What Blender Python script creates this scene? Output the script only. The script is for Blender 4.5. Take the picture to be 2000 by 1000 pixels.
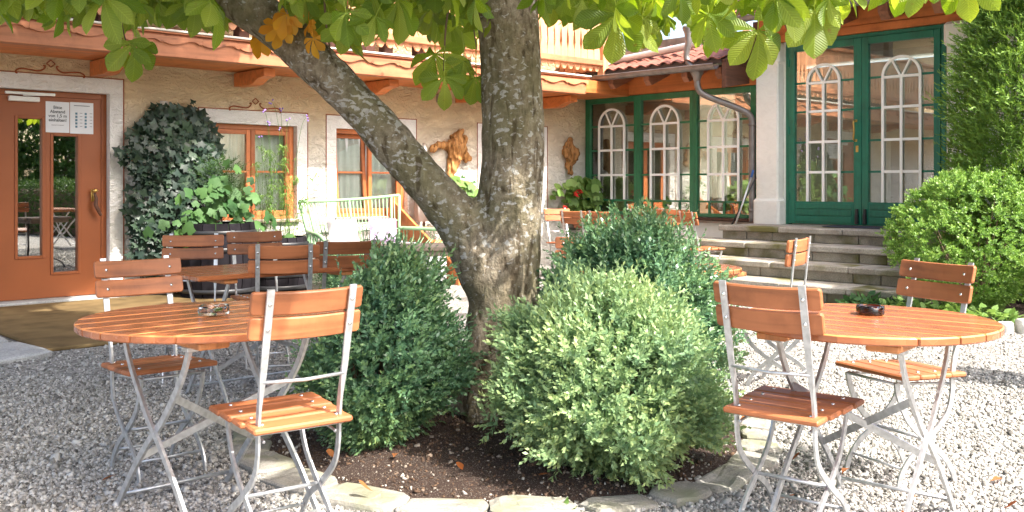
import bpy, bmesh, math, random
import numpy as np
from mathutils import Vector, Matrix, noise

for o in list(bpy.data.objects):
    bpy.data.objects.remove(o, do_unlink=True)
SC = bpy.context.scene
COL = SC.collection
rnd = random.Random(7)
RNG = np.random.default_rng(11)
R = math.radians

# ---------------------------------------------------------------- camera, sky, sun, exposure
CAM_H = 1.22
cam = bpy.data.cameras.new('camera')
cam.lens = 34.56; cam.sensor_width = 36.0; cam.shift_y = -0.071
cam.clip_start = 0.05; cam.clip_end = 2000
co = bpy.data.objects.new('camera', cam); COL.objects.link(co)
co.location = (0, 0, CAM_H); co.rotation_euler = (R(90), 0, 0)
SC.camera = co

SUN = Vector((0.65, -0.55, 1.0)).normalized()       # towards the sun: right of the camera and a little behind it
world = bpy.data.worlds.new('World'); SC.world = world; world.use_nodes = True
wn = world.node_tree
sky = wn.nodes.new('ShaderNodeTexSky'); sky.sky_type = 'NISHITA'; sky.sun_disc = False
sky.sun_elevation = math.asin(SUN.z)
sky.sun_rotation = math.atan2(SUN.x, SUN.y)
sky.air_density = 1.0; sky.dust_density = 5.0; sky.ozone_density = 1.0
bg = wn.nodes['Background']; bg.inputs[1].default_value = 0.15
wn.links.new(sky.outputs[0], bg.inputs[0])
sl = bpy.data.lights.new('sun', 'SUN'); sl.energy = 2.75; sl.angle = R(0.55); sl.color = (1.0, 0.955, 0.88)
so = bpy.data.objects.new('sun', sl); COL.objects.link(so)
so.location = (20, -10, 25); so.rotation_euler = (-SUN).to_track_quat('-Z', 'Y').to_euler()
SC.view_settings.view_transform = 'Standard'; SC.view_settings.look = 'None'
SC.view_settings.gamma = 1.0; SC.view_settings.exposure = 2.1
SC.view_settings.use_curve_mapping = False
SC.render.engine = 'CYCLES'

# ---------------------------------------------------------------- frames of the two walls that meet in the corner
TH = R(47)
U2 = (math.sin(TH), math.cos(TH)); W2 = (math.cos(TH), -math.sin(TH))
CX, CY = 1.15, 15.37
ROT_L = R(43); ROT_R = R(-47)
def PL(s, d, z=0.0):      # along the long house wall (s), into the wall (d)
    return (CX + s*U2[0] - d*W2[0], CY + s*U2[1] - d*W2[1], z)
def PR(t, d, z=0.0):      # along the entrance wing (t), into the wall (d)
    return (CX + t*W2[0] + d*U2[0], CY + t*W2[1] + d*U2[1], z)

# ---------------------------------------------------------------- materials
def mat_new(name):
    m = bpy.data.materials.new(name); m.use_nodes = True
    nt = m.node_tree; p = nt.nodes['Principled BSDF']
    return m, nt, p
def N(nt, kind, **kw):
    n = nt.nodes.new(kind)
    for k, v in kw.items():
        if k.startswith('i_'):
            n.inputs[k[2:].replace('_', ' ')].default_value = v
        else:
            setattr(n, k, v)
    return n
def ramp(nt, src, stops):
    r = nt.nodes.new('ShaderNodeValToRGB')
    e = r.color_ramp.elements
    while len(e) > 1: e.remove(e[-1])
    e[0].position = stops[0][0]; e[0].color = (*stops[0][1], 1)
    for pos, c in stops[1:]:
        x = e.new(pos); x.color = (*c, 1)
    nt.links.new(src, r.inputs[0])
    return r
def coords(nt, scale, rand=False):
    tc = N(nt, 'ShaderNodeTexCoord'); mp = N(nt, 'ShaderNodeMapping')
    mp.inputs['Scale'].default_value = scale
    nt.links.new(tc.outputs['Object'], mp.inputs['Vector'])
    if rand:
        oi = N(nt, 'ShaderNodeObjectInfo'); mm = N(nt, 'ShaderNodeMath', operation='MULTIPLY')
        mm.inputs[1].default_value = 37.0
        nt.links.new(oi.outputs['Random'], mm.inputs[0]); nt.links.new(mm.outputs[0], mp.inputs['Location'])
        return mp, oi
    return mp, None
def bump(nt, p, src, strength, dist=0.01):
    b = N(nt, 'ShaderNodeBump'); b.inputs['Strength'].default_value = strength; b.inputs['Distance'].default_value = dist
    nt.links.new(src, b.inputs['Height']); nt.links.new(b.outputs[0], p.inputs['Normal'])
    return b
def plain(name, col, rough=0.5, metal=0.0, spec=0.5, var=0.12, scale=6.0, bmp=0.0, coat=0.0):
    m, nt, p = mat_new(name)
    mp, oi = coords(nt, (scale,)*3, True)
    nz = N(nt, 'ShaderNodeTexNoise'); nz.inputs['Scale'].default_value = 1.0; nz.inputs['Detail'].default_value = 6
    nt.links.new(mp.outputs[0], nz.inputs['Vector'])
    lo = tuple(c*(1-var) for c in col); hi = tuple(min(1, c*(1+var)) for c in col)
    r = ramp(nt, nz.outputs[0], [(0.3, lo), (0.7, hi)])
    nt.links.new(r.outputs[0], p.inputs['Base Color'])
    p.inputs['Roughness'].default_value = rough; p.inputs['Metallic'].default_value = metal
    p.inputs['Specular IOR Level'].default_value = spec
    p.inputs['Coat Weight'].default_value = coat; p.inputs['Coat Roughness'].default_value = 0.2
    if bmp: bump(nt, p, nz.outputs[0], bmp)
    return m
def wood(name, col, axis=0, rough=0.4, spec=0.5, dark=0.62, coat=0.0, fine=1.0, tone=0.22, knots=False):
    m, nt, p = mat_new(name)
    sc = [26*fine]*3; sc[axis] = 1.4*fine
    mp, oi = coords(nt, sc, True)
    nz = N(nt, 'ShaderNodeTexNoise'); nz.inputs['Scale'].default_value = 1.0; nz.inputs['Detail'].default_value = 5; nz.inputs['Distortion'].default_value = 0.6
    nt.links.new(mp.outputs[0], nz.inputs['Vector'])
    lo = tuple(c*dark for c in col); hi = tuple(min(1, c*1.18) for c in col)
    r = ramp(nt, nz.outputs[0], [(0.28, lo), (0.5, col), (0.75, hi)])
    hs = N(nt, 'ShaderNodeHueSaturation')
    ma = N(nt, 'ShaderNodeMapRange'); ma.inputs['To Min'].default_value = 1-tone; ma.inputs['To Max'].default_value = 1+tone
    nt.links.new(oi.outputs['Random'], ma.inputs['Value']); nt.links.new(ma.outputs[0], hs.inputs['Value'])
    nt.links.new(r.outputs[0], hs.inputs['Color'])
    out = hs.outputs[0]
    mpw, _ = coords(nt, (5, 5, 5), True); nw = N(nt, 'ShaderNodeTexNoise'); nw.inputs['Scale'].default_value = 1.0; nw.inputs['Detail'].default_value = 6; nw.inputs['Roughness'].default_value = 0.65
    nt.links.new(mpw.outputs[0], nw.inputs['Vector'])
    wr_ = ramp(nt, nw.outputs[0], [(0.33, (0.72, 0.70, 0.70)), (0.5, (1, 1, 1)), (0.72, (1.08, 1.10, 1.14))])
    mw = N(nt, 'ShaderNodeMixRGB', blend_type='MULTIPLY'); mw.inputs[0].default_value = 0.8
    nt.links.new(out, mw.inputs[1]); nt.links.new(wr_.outputs[0], mw.inputs[2]); out = mw.outputs[0]
    if knots:
        mp2, _ = coords(nt, (3.1, 3.1, 3.1), True)
        vo = N(nt, 'ShaderNodeTexVoronoi'); vo.inputs['Scale'].default_value = 1.0
        nt.links.new(mp2.outputs[0], vo.inputs['Vector'])
        kr = ramp(nt, vo.outputs['Distance'], [(0.05, (0.25, 0.2, 0.18)), (0.11, (1, 1, 1))])
        mx = N(nt, 'ShaderNodeMixRGB', blend_type='MULTIPLY'); mx.inputs[0].default_value = 0.85
        nt.links.new(out, mx.inputs[1]); nt.links.new(kr.outputs[0], mx.inputs[2]); out = mx.outputs[0]
    nt.links.new(out, p.inputs['Base Color'])
    rr = N(nt, 'ShaderNodeMapRange'); rr.inputs['To Min'].default_value = rough*0.8; rr.inputs['To Max'].default_value = rough*1.25
    nt.links.new(nz.outputs[0], rr.inputs['Value']); nt.links.new(rr.outputs[0], p.inputs['Roughness'])
    p.inputs['Specular IOR Level'].default_value = spec; p.inputs['Coat Weight'].default_value = coat; p.inputs['Coat Roughness'].default_value = 0.18
    bump(nt, p, nz.outputs[0], 0.12, 0.004)
    return m
def foliage(name, stops, trans=0.3, rough=0.5, spec=0.35, scale=3.0):
    m, nt, p = mat_new(name)
    at = N(nt, 'ShaderNodeAttribute'); at.attribute_name = 'tint'
    mp, _ = coords(nt, (scale,)*3)
    nz = N(nt, 'ShaderNodeTexNoise'); nz.inputs['Scale'].default_value = 1.0; nz.inputs['Detail'].default_value = 3
    nt.links.new(mp.outputs[0], nz.inputs['Vector'])
    mx = N(nt, 'ShaderNodeMath', operation='MULTIPLY_ADD'); mx.inputs[1].default_value = 0.6; 
    a2 = N(nt, 'ShaderNodeMath', operation='MULTIPLY'); a2.inputs[1].default_value = 0.45
    nt.links.new(nz.outputs[0], a2.inputs[0])
    nt.links.new(at.outputs['Fac'], mx.inputs[0]); nt.links.new(a2.outputs[0], mx.inputs[2])
    r = ramp(nt, mx.outputs[0], stops)
    nt.links.new(r.outputs[0], p.inputs['Base Color'])
    p.inputs['Roughness'].default_value = rough; p.inputs['Specular IOR Level'].default_value = spec
    tr = N(nt, 'ShaderNodeBsdfTranslucent')
    hs = N(nt, 'ShaderNodeHueSaturation'); hs.inputs['Value'].default_value = 1.7; hs.inputs['Saturation'].default_value = 1.1; hs.inputs['Hue'].default_value = 0.485
    nt.links.new(r.outputs[0], hs.inputs['Color']); nt.links.new(hs.outputs[0], tr.inputs['Color'])
    ms = N(nt, 'ShaderNodeMixShader'); ms.inputs[0].default_value = trans
    nt.links.new(p.outputs[0], ms.inputs[1]); nt.links.new(tr.outputs[0], ms.inputs[2])
    nt.links.new(ms.outputs[0], nt.nodes['Material Output'].inputs[0])
    return m
def plaster(name, colA, colB=None, z0=1.3, z1=2.1, rel=0.5):
    m, nt, p = mat_new(name)
    tc = N(nt, 'ShaderNodeTexCoord')
    mp = N(nt, 'ShaderNodeMapping'); mp.inputs['Scale'].default_value = (7, 7, 11); mp.inputs['Rotation'].default_value = (0, R(35), 0)
    nt.links.new(tc.outputs['Object'], mp.inputs['Vector'])
    nz = N(nt, 'ShaderNodeTexNoise'); nz.inputs['Scale'].default_value = 1.0; nz.inputs['Detail'].default_value = 8; nz.inputs['Distortion'].default_value = 1.6; nz.inputs['Roughness'].default_value = 0.62
    nt.links.new(mp.outputs[0], nz.inputs['Vector'])
    n2 = N(nt, 'ShaderNodeTexNoise'); n2.inputs['Scale'].default_value = 1.3; n2.inputs['Detail'].default_value = 4
    nt.links.new(tc.outputs['Object'], n2.inputs['Vector'])
    if colB:
        # wall colour fades from ochre above to white lower down, with an irregular change-over
        sx = N(nt, 'ShaderNodeSeparateXYZ'); nt.links.new(tc.outputs['Object'], sx.inputs[0])
        ad = N(nt, 'ShaderNodeMath', operation='MULTIPLY_ADD'); ad.inputs[1].default_value = 0.5
        nt.links.new(n2.outputs[0], ad.inputs[0]); nt.links.new(sx.outputs['Z'], ad.inputs[2])
        mr = N(nt, 'ShaderNodeMapRange'); mr.inputs['From Min'].default_value = z0+0.25; mr.inputs['From Max'].default_value = z1+0.25
        nt.links.new(ad.outputs[0], mr.inputs['Value'])
        r = ramp(nt, mr.outputs[0], [(0.0, colB), (1.0, colA)])
    else:
        r = ramp(nt, n2.outputs[0], [(0.3, tuple(c*0.93 for c in colA)), (0.7, colA)])
    mx = N(nt, 'ShaderNodeMixRGB', blend_type='MULTIPLY'); mx.inputs[0].default_value = 0.22
    r2 = ramp(nt, nz.outputs[0], [(0.35, (0.72, 0.7, 0.68)), (0.6, (1, 1, 1))])
    nt.links.new(r.outputs[0], mx.inputs[1]); nt.links.new(r2.outputs[0], mx.inputs[2])
    nt.links.new(mx.outputs[0], p.inputs['Base Color'])
    p.inputs['Roughness'].default_value = 0.9; p.inputs['Specular IOR Level'].default_value = 0.15
    bump(nt, p, nz.outputs[0], min(1, rel*1.8), 0.16*min(1, rel*2))
    return m
def glass_pane(name, refl=0.3, tint=(0.9, 0.93, 0.9)):
    m, nt, p = mat_new(name)
    tr = N(nt, 'ShaderNodeBsdfTransparent'); tr.inputs[0].default_value = (*tint, 1)
    gl = N(nt, 'ShaderNodeBsdfGlossy'); gl.inputs['Roughness'].default_value = 0.012; gl.inputs[0].default_value = (0.95, 0.96, 0.95, 1)
    mp, _ = coords(nt, (2, 2, 2), True)
    nz = N(nt, 'ShaderNodeTexNoise'); nz.inputs['Scale'].default_value = 1.0
    nt.links.new(mp.outputs[0], nz.inputs['Vector'])
    b = N(nt, 'ShaderNodeBump'); b.inputs['Strength'].default_value = 0.03; b.inputs['Distance'].default_value = 0.02
    nt.links.new(nz.outputs[0], b.inputs['Height']); nt.links.new(b.outputs[0], gl.inputs['Normal'])
    lw = N(nt, 'ShaderNodeFresnel'); lw.inputs['IOR'].default_value = 1.5
    ad = N(nt, 'ShaderNodeMath', operation='ADD', use_clamp=True); ad.inputs[1].default_value = refl
    nt.links.new(lw.outputs[0], ad.inputs[0])
    ms = N(nt, 'ShaderNodeMixShader')
    nt.links.new(ad.outputs[0], ms.inputs[0]); nt.links.new(tr.outputs[0], ms.inputs[1]); nt.links.new(gl.outputs[0], ms.inputs[2])
    nt.links.new(ms.outputs[0], nt.nodes['Material Output'].inputs[0])
    return m

M = {}
M['chair_wood'] = wood('chair_wood', (0.36, 0.125, 0.048), 0, 0.5, 0.4, 0.62, 0.0, 1.0, 0.24)
M['table_wood'] = wood('table_wood', (0.33, 0.105, 0.038), 0, 0.26, 0.5, 0.82, 0.4, 1.0, 0.10)
M['lit_slat_edge'] = wood('lit_slat_edge', (0.52, 0.20, 0.07), 0, 0.35, 0.5, 0.85)  # lighter tone that paints sunlit bevel lines onto the table slats
M['end_wood'] = wood('end_wood', (0.5, 0.2, 0.07), 2, 0.5, 0.4, 0.7, 0.0, 2.0)
M['galv'] = plain('galvanised_steel', (0.52, 0.53, 0.54), 0.42, 0.75, 0.5, 0.2, 40)
M['bolt'] = plain('bolt_steel', (0.7, 0.7, 0.7), 0.25, 0.9)
M['plaster'] = plaster('house_plaster', (0.88, 0.69, 0.43), (0.86, 0.83, 0.77), 1.4, 2.15, 0.5)
M['plaster_white'] = plaster('white_plaster', (0.86, 0.845, 0.81), None, rel=0.35)
M['pillar_white'] = plaster('pillar_paint', (0.86, 0.84, 0.78), None, rel=0.08)
M['paint_red'] = plain('ornament_paint', (0.30, 0.075, 0.02), 0.8)
M['door_brown'] = plain('door_lacquer', (0.27, 0.075, 0.02), 0.45, 0, 0.45, 0.08, 3)
M['win_wood'] = wood('window_wood', (0.5, 0.16, 0.055), 2, 0.42, 0.4, 0.75)
M['win_wood_h'] = wood('window_wood_h', (0.5, 0.16, 0.055), 0, 0.42, 0.4, 0.75)
M['balc_wood'] = wood('balcony_wood', (0.47, 0.18, 0.085), 0, 0.5, 0.35, 0.68, 0, 0.7, 0.12, True)
M['balc_wood_v'] = wood('balcony_wood_v', (0.62, 0.29, 0.15), 2, 0.5, 0.35, 0.75, 0, 0.7, 0.1, True)
M['beam_wood'] = wood('beam_wood', (0.56, 0.18, 0.05), 0, 0.5, 0.35, 0.72, 0, 0.6, 0.08, True)
M['stair_wood'] = wood('stair_wood', (0.52, 0.17, 0.055), 2, 0.5, 0.35, 0.7, 0, 0.7, 0.1)
M['dark_wood'] = wood('dark_wood', (0.10, 0.045, 0.028), 1, 0.6, 0.3, 0.6)
M['dark_wood_v'] = wood('dark_wood_v', (0.12, 0.055, 0.04), 2, 0.6, 0.3, 0.6)
M['old_wood'] = wood('weathered_wood', (0.33, 0.26, 0.21), 0, 0.8, 0.2, 0.6)
M['green_win'] = wood('green_window_paint', (0.022, 0.15, 0.062), 2, 0.4, 0.45, 0.85, 0, 1, 0.05)
M['green_door'] = wood('green_door_paint', (0.008, 0.145, 0.088), 2, 0.36, 0.5, 0.85, 0, 1, 0.05)
M['white_paint'] = plain('white_paint', (0.88, 0.87, 0.84), 0.4, 0, 0.4, 0.03)
M['glass'] = glass_pane('pane_glass', 0.17)
M['glass_left'] = glass_pane('house_glass', 0.06)
M['glass_dark'] = glass_pane('door_glass', 0.42, (0.25, 0.27, 0.26))
M['curtain'] = plain('curtain_cloth', (0.72, 0.72, 0.74), 0.9, 0, 0.1, 0.06, 12)
M['interior'] = plain('interior_wall', (0.33, 0.295, 0.235), 0.9)
M['interior_dark'] = plain('interior_dark', (0.12, 0.075, 0.05), 0.8)
M['brass'] = plain('brass', (0.55, 0.36, 0.11), 0.28, 0.9)
M['black'] = plain('black_plastic', (0.02, 0.02, 0.022), 0.45)
M['zinc'] = plain('zinc_brown', (0.20, 0.18, 0.17), 0.4, 0.4, 0.5, 0.25, 8)
M['pipe_grey'] = plain('pipe_grey', (0.50, 0.50, 0.49), 0.4, 0.35, 0.5, 0.12, 5)
M['tile'] = plain('roof_clay', (0.22, 0.085, 0.06), 0.75, 0, 0.3, 0.35, 9, 0.3)
M['flash'] = plain('lead_flashing', (0.72, 0.66, 0.58), 0.6, 0.1, 0.4, 0.15, 6)
M['paper'] = plain('paper', (0.68, 0.69, 0.72), 0.25, 0, 0.6, 0.03)
M['ink'] = plain('ink', (0.06, 0.065, 0.075), 0.7)
M['ink_blue'] = plain('ink_blue', (0.10, 0.2, 0.27), 0.7)
M['metal_white'] = plain('closer_white', (0.72, 0.70, 0.66), 0.35, 0.2)
M['bench_green'] = plain('mint_paint', (0.24, 0.40, 0.22), 0.4, 0, 0.4, 0.06)
M['cushion'] = plain('cushion_cloth', (0.38, 0.36, 0.37), 0.9, 0, 0.1, 0.18, 14)
M['cushion_lilac'] = plain('cushion_lilac', (0.34, 0.25, 0.38), 0.9, 0, 0.1, 0.5, 16)
M['barrel'] = wood('barrel_wood', (0.014, 0.012, 0.015), 2, 0.8, 0.12, 0.6)
M['iron'] = plain('wrought_iron', (0.10, 0.09, 0.085), 0.5, 0.6)
M['driftwood'] = wood('driftwood', (0.40, 0.20, 0.075), 2, 0.85, 0.15, 0.18, 0, 1.3)
M['appliance'] = plain('appliance_grey', (0.55, 0.56, 0.57), 0.45)
M['canvas'] = plain('parasol_canvas', (0.48, 0.47, 0.46), 0.9)
M['mat'] = plain('coir_mat', (0.16, 0.108, 0.05), 0.95, 0, 0.1, 0.3, 4, 0.3)
M['mat_black'] = plain('black_mat', (0.03, 0.035, 0.055), 0.8)
M['petal_red'] = plain('petal_red', (0.55, 0.01, 0.012), 0.6)
M['petal_pink'] = plain('petal_pink', (0.75, 0.28, 0.3), 0.6)
M['petal_violet'] = plain('petal_violet', (0.28, 0.17, 0.5), 0.6)
M['terracotta'] = plain('terracotta', (0.34, 0.13, 0.07), 0.8)
M['blue_plastic'] = plain('blue_plastic', (0.02, 0.09, 0.32), 0.4)
M['alu'] = plain('aluminium', (0.6, 0.6, 0.62), 0.35, 0.8)

def stone_mat(name, stops, scale=5.0, moss=None, rel=0.4):
    m, nt, p = mat_new(name)
    mp, oi = coords(nt, (scale,)*3, True)
    nz = N(nt, 'ShaderNodeTexNoise'); nz.inputs['Scale'].default_value = 1.0; nz.inputs['Detail'].default_value = 9; nz.inputs['Roughness'].default_value = 0.65
    nt.links.new(mp.outputs[0], nz.inputs['Vector'])
    r = ramp(nt, nz.outputs[0], stops); out = r.outputs[0]
    n3 = N(nt, 'ShaderNodeTexNoise'); n3.inputs['Scale'].default_value = 22.0; n3.inputs['Detail'].default_value = 3
    nt.links.new(mp.outputs[0], n3.inputs['Vector'])
    sp = ramp(nt, n3.outputs[0], [(0.35, (0.6, 0.6, 0.6)), (0.6, (1.1, 1.1, 1.1))])
    mx0 = N(nt, 'ShaderNodeMixRGB', blend_type='MULTIPLY'); mx0.inputs[0].default_value = 0.6
    nt.links.new(out, mx0.inputs[1]); nt.links.new(sp.outputs[0], mx0.inputs[2]); out = mx0.outputs[0]
    if moss:
        n2 = N(nt, 'ShaderNodeTexNoise'); n2.inputs['Scale'].default_value = 0.55; n2.inputs['Detail'].default_value = 7
        nt.links.new(mp.outputs[0], n2.inputs['Vector'])
        mk = ramp(nt, n2.outputs[0], [(0.5, (0, 0, 0)), (0.64, (1, 1, 1))])
        mx = N(nt, 'ShaderNodeMixRGB'); nt.links.new(mk.outputs[0], mx.inputs[0])
        nt.links.new(out, mx.inputs[1]); mx.inputs[2].default_value = (*moss, 1); out = mx.outputs[0]
    nt.links.new(out, p.inputs['Base Color']); p.inputs['Roughness'].default_value = 0.88; p.inputs['Specular IOR Level'].default_value = 0.2
    bump(nt, p, nz.outputs[0], rel, 0.03)
    return m
M['rafter'] = wood('rafter_wood', (0.26, 0.11, 0.06), 1, 0.6, 0.3, 0.6)
M['step_stone'] = stone_mat('step_stone', [(0.3, (0.25, 0.22, 0.185)), (0.7, (0.47, 0.43, 0.37))], 3.5, (0.14, 0.13, 0.05))
M['riser_stone'] = stone_mat('riser_stone', [(0.3, (0.22, 0.195, 0.16)), (0.7, (0.42, 0.375, 0.31))], 4, (0.13, 0.12, 0.055))
M['edge_stone'] = stone_mat('edge_stone', [(0.3, (0.22, 0.205, 0.175)), (0.7, (0.39, 0.37, 0.33))], 6, (0.23, 0.23, 0.16), 0.8)
M['slab_stone'] = stone_mat('slab_stone', [(0.3, (0.3, 0.3, 0.29)), (0.7, (0.5, 0.49, 0.47))], 4)
M['rock'] = stone_mat('rock', [(0.3, (0.42, 0.40, 0.36)), (0.7, (0.7, 0.68, 0.64))], 8)

def soil_mat():
    m, nt, p = mat_new('soil')
    mp, _ = coords(nt, (60,)*3)
    vo = N(nt, 'ShaderNodeTexVoronoi'); nt.links.new(mp.outputs[0], vo.inputs['Vector'])
    sep = N(nt, 'ShaderNodeSeparateColor'); nt.links.new(vo.outputs['Color'], sep.inputs[0])
    r = ramp(nt, sep.outputs[0], [(0.0, (0.030, 0.014, 0.009)), (0.75, (0.075, 0.04, 0.026)), (0.93, (0.10, 0.06, 0.04)), (0.96, (0.30, 0.25, 0.2))])
    nt.links.new(r.outputs[0], p.inputs['Base Color']); p.inputs['Roughness'].default_value = 0.95
    bump(nt, p, vo.outputs['Distance'], 0.8, 0.02)
    return m
M['soil'] = soil_mat()
def gravel_mat():
    m, nt, p = mat_new('gravel_ground')
    tc = N(nt, 'ShaderNodeTexCoord')
    vo = N(nt, 'ShaderNodeTexVoronoi'); vo.inputs['Scale'].default_value = 62.0
    nt.links.new(tc.outputs['Object'], vo.inputs['Vector'])
    sep = N(nt, 'ShaderNodeSeparateColor'); nt.links.new(vo.outputs['Color'], sep.inputs[0])
    r = ramp(nt, sep.outputs[0], [(0.0, (0.10, 0.095, 0.086)), (0.25, (0.235, 0.225, 0.205)), (0.6, (0.34, 0.325, 0.30)), (1.0, (0.49, 0.475, 0.445))])
    n2 = N(nt, 'ShaderNodeTexNoise'); n2.inputs['Scale'].default_value = 1.7; n2.inputs['Detail'].default_value = 5
    nt.links.new(tc.outputs['Object'], n2.inputs['Vector'])
    pr = ramp(nt, n2.outputs[0], [(0.3, (0.86, 0.84, 0.82)), (0.65, (1, 1, 1))])
    mx = N(nt, 'ShaderNodeMixRGB', blend_type='MULTIPLY'); mx.inputs[0].default_value = 1
    nt.links.new(r.outputs[0], mx.inputs[1]); nt.links.new(pr.outputs[0], mx.inputs[2])
    dk = ramp(nt, vo.outputs['Distance'], [(0.45, (1, 1, 1)), (0.75, (0.45, 0.43, 0.4))])
    m2 = N(nt, 'ShaderNodeMixRGB', blend_type='MULTIPLY'); m2.inputs[0].default_value = 0.6
    nt.links.new(mx.outputs[0], m2.inputs[1]); nt.links.new(dk.outputs[0], m2.inputs[2])
    nt.links.new(m2.outputs[0], p.inputs['Base Color']); p.inputs['Roughness'].default_value = 0.9; p.inputs['Specular IOR Level'].default_value = 0.2
    iv = N(nt, 'ShaderNodeMath', operation='SUBTRACT'); iv.inputs[0].default_value = 1.0
    nt.links.new(vo.outputs['Distance'], iv.inputs[1]); bump(nt, p, iv.outputs[0], 0.9, 0.012)
    return m
M['gravel_ground'] = gravel_mat()
def attr_mat(name, stops, rough=0.88):
    m, nt, p = mat_new(name)
    at = N(nt, 'ShaderNodeAttribute'); at.attribute_name = 'tint'
    r = ramp(nt, at.outputs['Fac'], stops)
    nt.links.new(r.outputs[0], p.inputs['Base Color']); p.inputs['Roughness'].default_value = rough; p.inputs['Specular IOR Level'].default_value = 0.25
    return m
M['pebble'] = attr_mat('pebble', [(0.0, (0.075, 0.07, 0.063)), (0.18, (0.20, 0.19, 0.172)), (0.6, (0.335, 0.32, 0.295)), (1.0, (0.52, 0.50, 0.465))])
M['chips'] = attr_mat('soil_chips', [(0.0, (0.05, 0.03, 0.02)), (0.6, (0.13, 0.08, 0.05)), (0.8, (0.35, 0.31, 0.26)), (1.0, (0.55, 0.52, 0.48))])

def bark_mat():
    m, nt, p = mat_new('bark')
    tc = N(nt, 'ShaderNodeTexCoord')
    n1 = N(nt, 'ShaderNodeTexNoise'); n1.inputs['Scale'].default_value = 24; n1.inputs['Detail'].default_value = 9; n1.inputs['Roughness'].default_value = 0.7
    mp1 = N(nt, 'ShaderNodeMapping'); mp1.inputs['Scale'].default_value = (1, 1, 0.8)
    nt.links.new(tc.outputs['Object'], mp1.inputs['Vector']); nt.links.new(mp1.outputs[0], n1.inputs['Vector'])
    base = ramp(nt, n1.outputs[0], [(0.32, (0.12, 0.095, 0.065)), (0.5, (0.30, 0.245, 0.175)), (0.68, (0.47, 0.41, 0.31))])
    # green algae film
    n2 = N(nt, 'ShaderNodeTexNoise'); n2.inputs['Scale'].default_value = 3.2; n2.inputs['Detail'].default_value = 6
    nt.links.new(tc.outputs['Object'], n2.inputs['Vector'])
    g = ramp(nt, n2.outputs[0], [(0.42, (0, 0, 0)), (0.62, (0.6, 0.6, 0.6))])
    mx = N(nt, 'ShaderNodeMixRGB'); nt.links.new(g.outputs[0], mx.inputs[0]); nt.links.new(base.outputs[0], mx.inputs[1]); mx.inputs[2].default_value = (0.17, 0.16, 0.07, 1)
    # lichen blotches, lying across the stem
    mp3 = N(nt, 'ShaderNodeMapping'); mp3.inputs['Scale'].default_value = (30, 30, 44)
    nt.links.new(tc.outputs['Object'], mp3.inputs['Vector'])
    n3 = N(nt, 'ShaderNodeTexNoise'); n3.inputs['Scale'].default_value = 1.0; n3.inputs['Detail'].default_value = 4; n3.inputs['Distortion'].default_value = 0.5
    nt.links.new(mp3.outputs[0], n3.inputs['Vector'])
    n4 = N(nt, 'ShaderNodeTexNoise'); n4.inputs['Scale'].default_value = 2.1; n4.inputs['Detail'].default_value = 3
    nt.links.new(tc.outputs['Object'], n4.inputs['Vector'])
    ad = N(nt, 'ShaderNodeMath', operation='MULTIPLY_ADD'); ad.inputs[1].default_value = 0.35
    nt.links.new(n4.outputs[0], ad.inputs[0]); nt.links.new(n3.outputs[0], ad.inputs[2])
    l = ramp(nt, ad.outputs[0], [(0.76, (0, 0, 0)), (0.815, (0.85, 0.85, 0.85))])
    mx2 = N(nt, 'ShaderNodeMixRGB'); nt.links.new(l.outputs[0], mx2.inputs[0]); nt.links.new(mx.outputs[0], mx2.inputs[1]); mx2.inputs[2].default_value = (0.55, 0.53, 0.49, 1)
    mp5 = N(nt, 'ShaderNodeMapping'); mp5.inputs['Scale'].default_value = (20, 20, 5)
    nt.links.new(tc.outputs['Object'], mp5.inputs['Vector'])
    n5 = N(nt, 'ShaderNodeTexNoise'); n5.inputs['Scale'].default_value = 1.0; n5.inputs['Detail'].default_value = 5; n5.inputs['Distortion'].default_value = 0.8
    nt.links.new(mp5.outputs[0], n5.inputs['Vector'])
    ck = ramp(nt, n5.outputs[0], [(0.36, (0.35, 0.3, 0.25)), (0.44, (1, 1, 1)), (0.56, (1, 1, 1)), (0.66, (1.2, 1.18, 1.15))])
    mx5 = N(nt, 'ShaderNodeMixRGB', blend_type='MULTIPLY'); mx5.inputs[0].default_value = 0.8
    nt.links.new(mx2.outputs[0], mx5.inputs[1]); nt.links.new(ck.outputs[0], mx5.inputs[2])
    nt.links.new(mx5.outputs[0], p.inputs['Base Color']); p.inputs['Roughness'].default_value = 0.9; p.inputs['Specular IOR Level'].default_value = 0.2
    hh = N(nt, 'ShaderNodeMath', operation='ADD'); nt.links.new(n1.outputs[0], hh.inputs[0]); nt.links.new(n5.outputs[0], hh.inputs[1])
    bump(nt, p, hh.outputs[0], 1.0, 0.06)
    return m
M['bark'] = bark_mat()
M['twig'] = plain('twig_bark', (0.13, 0.085, 0.05), 0.9)
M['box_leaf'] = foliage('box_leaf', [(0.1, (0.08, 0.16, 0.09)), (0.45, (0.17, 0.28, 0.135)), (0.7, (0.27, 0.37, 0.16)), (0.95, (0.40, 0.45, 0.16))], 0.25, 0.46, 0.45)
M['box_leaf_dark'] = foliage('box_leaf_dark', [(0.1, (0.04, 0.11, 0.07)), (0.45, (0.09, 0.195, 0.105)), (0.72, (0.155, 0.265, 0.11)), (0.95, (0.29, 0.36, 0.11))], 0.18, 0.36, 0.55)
M['box_ball'] = foliage('box_ball', [(0.1, (0.07, 0.15, 0.03)), (0.5, (0.15, 0.28, 0.055)), (0.9, (0.30, 0.43, 0.11))], 0.28, 0.4, 0.4)
M['thuja'] = foliage('thuja', [(0.1, (0.06, 0.13, 0.022)), (0.5, (0.13, 0.24, 0.04)), (0.9, (0.27, 0.40, 0.08))], 0.2, 0.5, 0.35)
M['chestnut'] = foliage('chestnut_leaf', [(0.1, (0.055, 0.12, 0.018)), (0.5, (0.10, 0.20, 0.03)), (0.9, (0.20, 0.30, 0.06))], 0.42, 0.45, 0.4)
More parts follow.
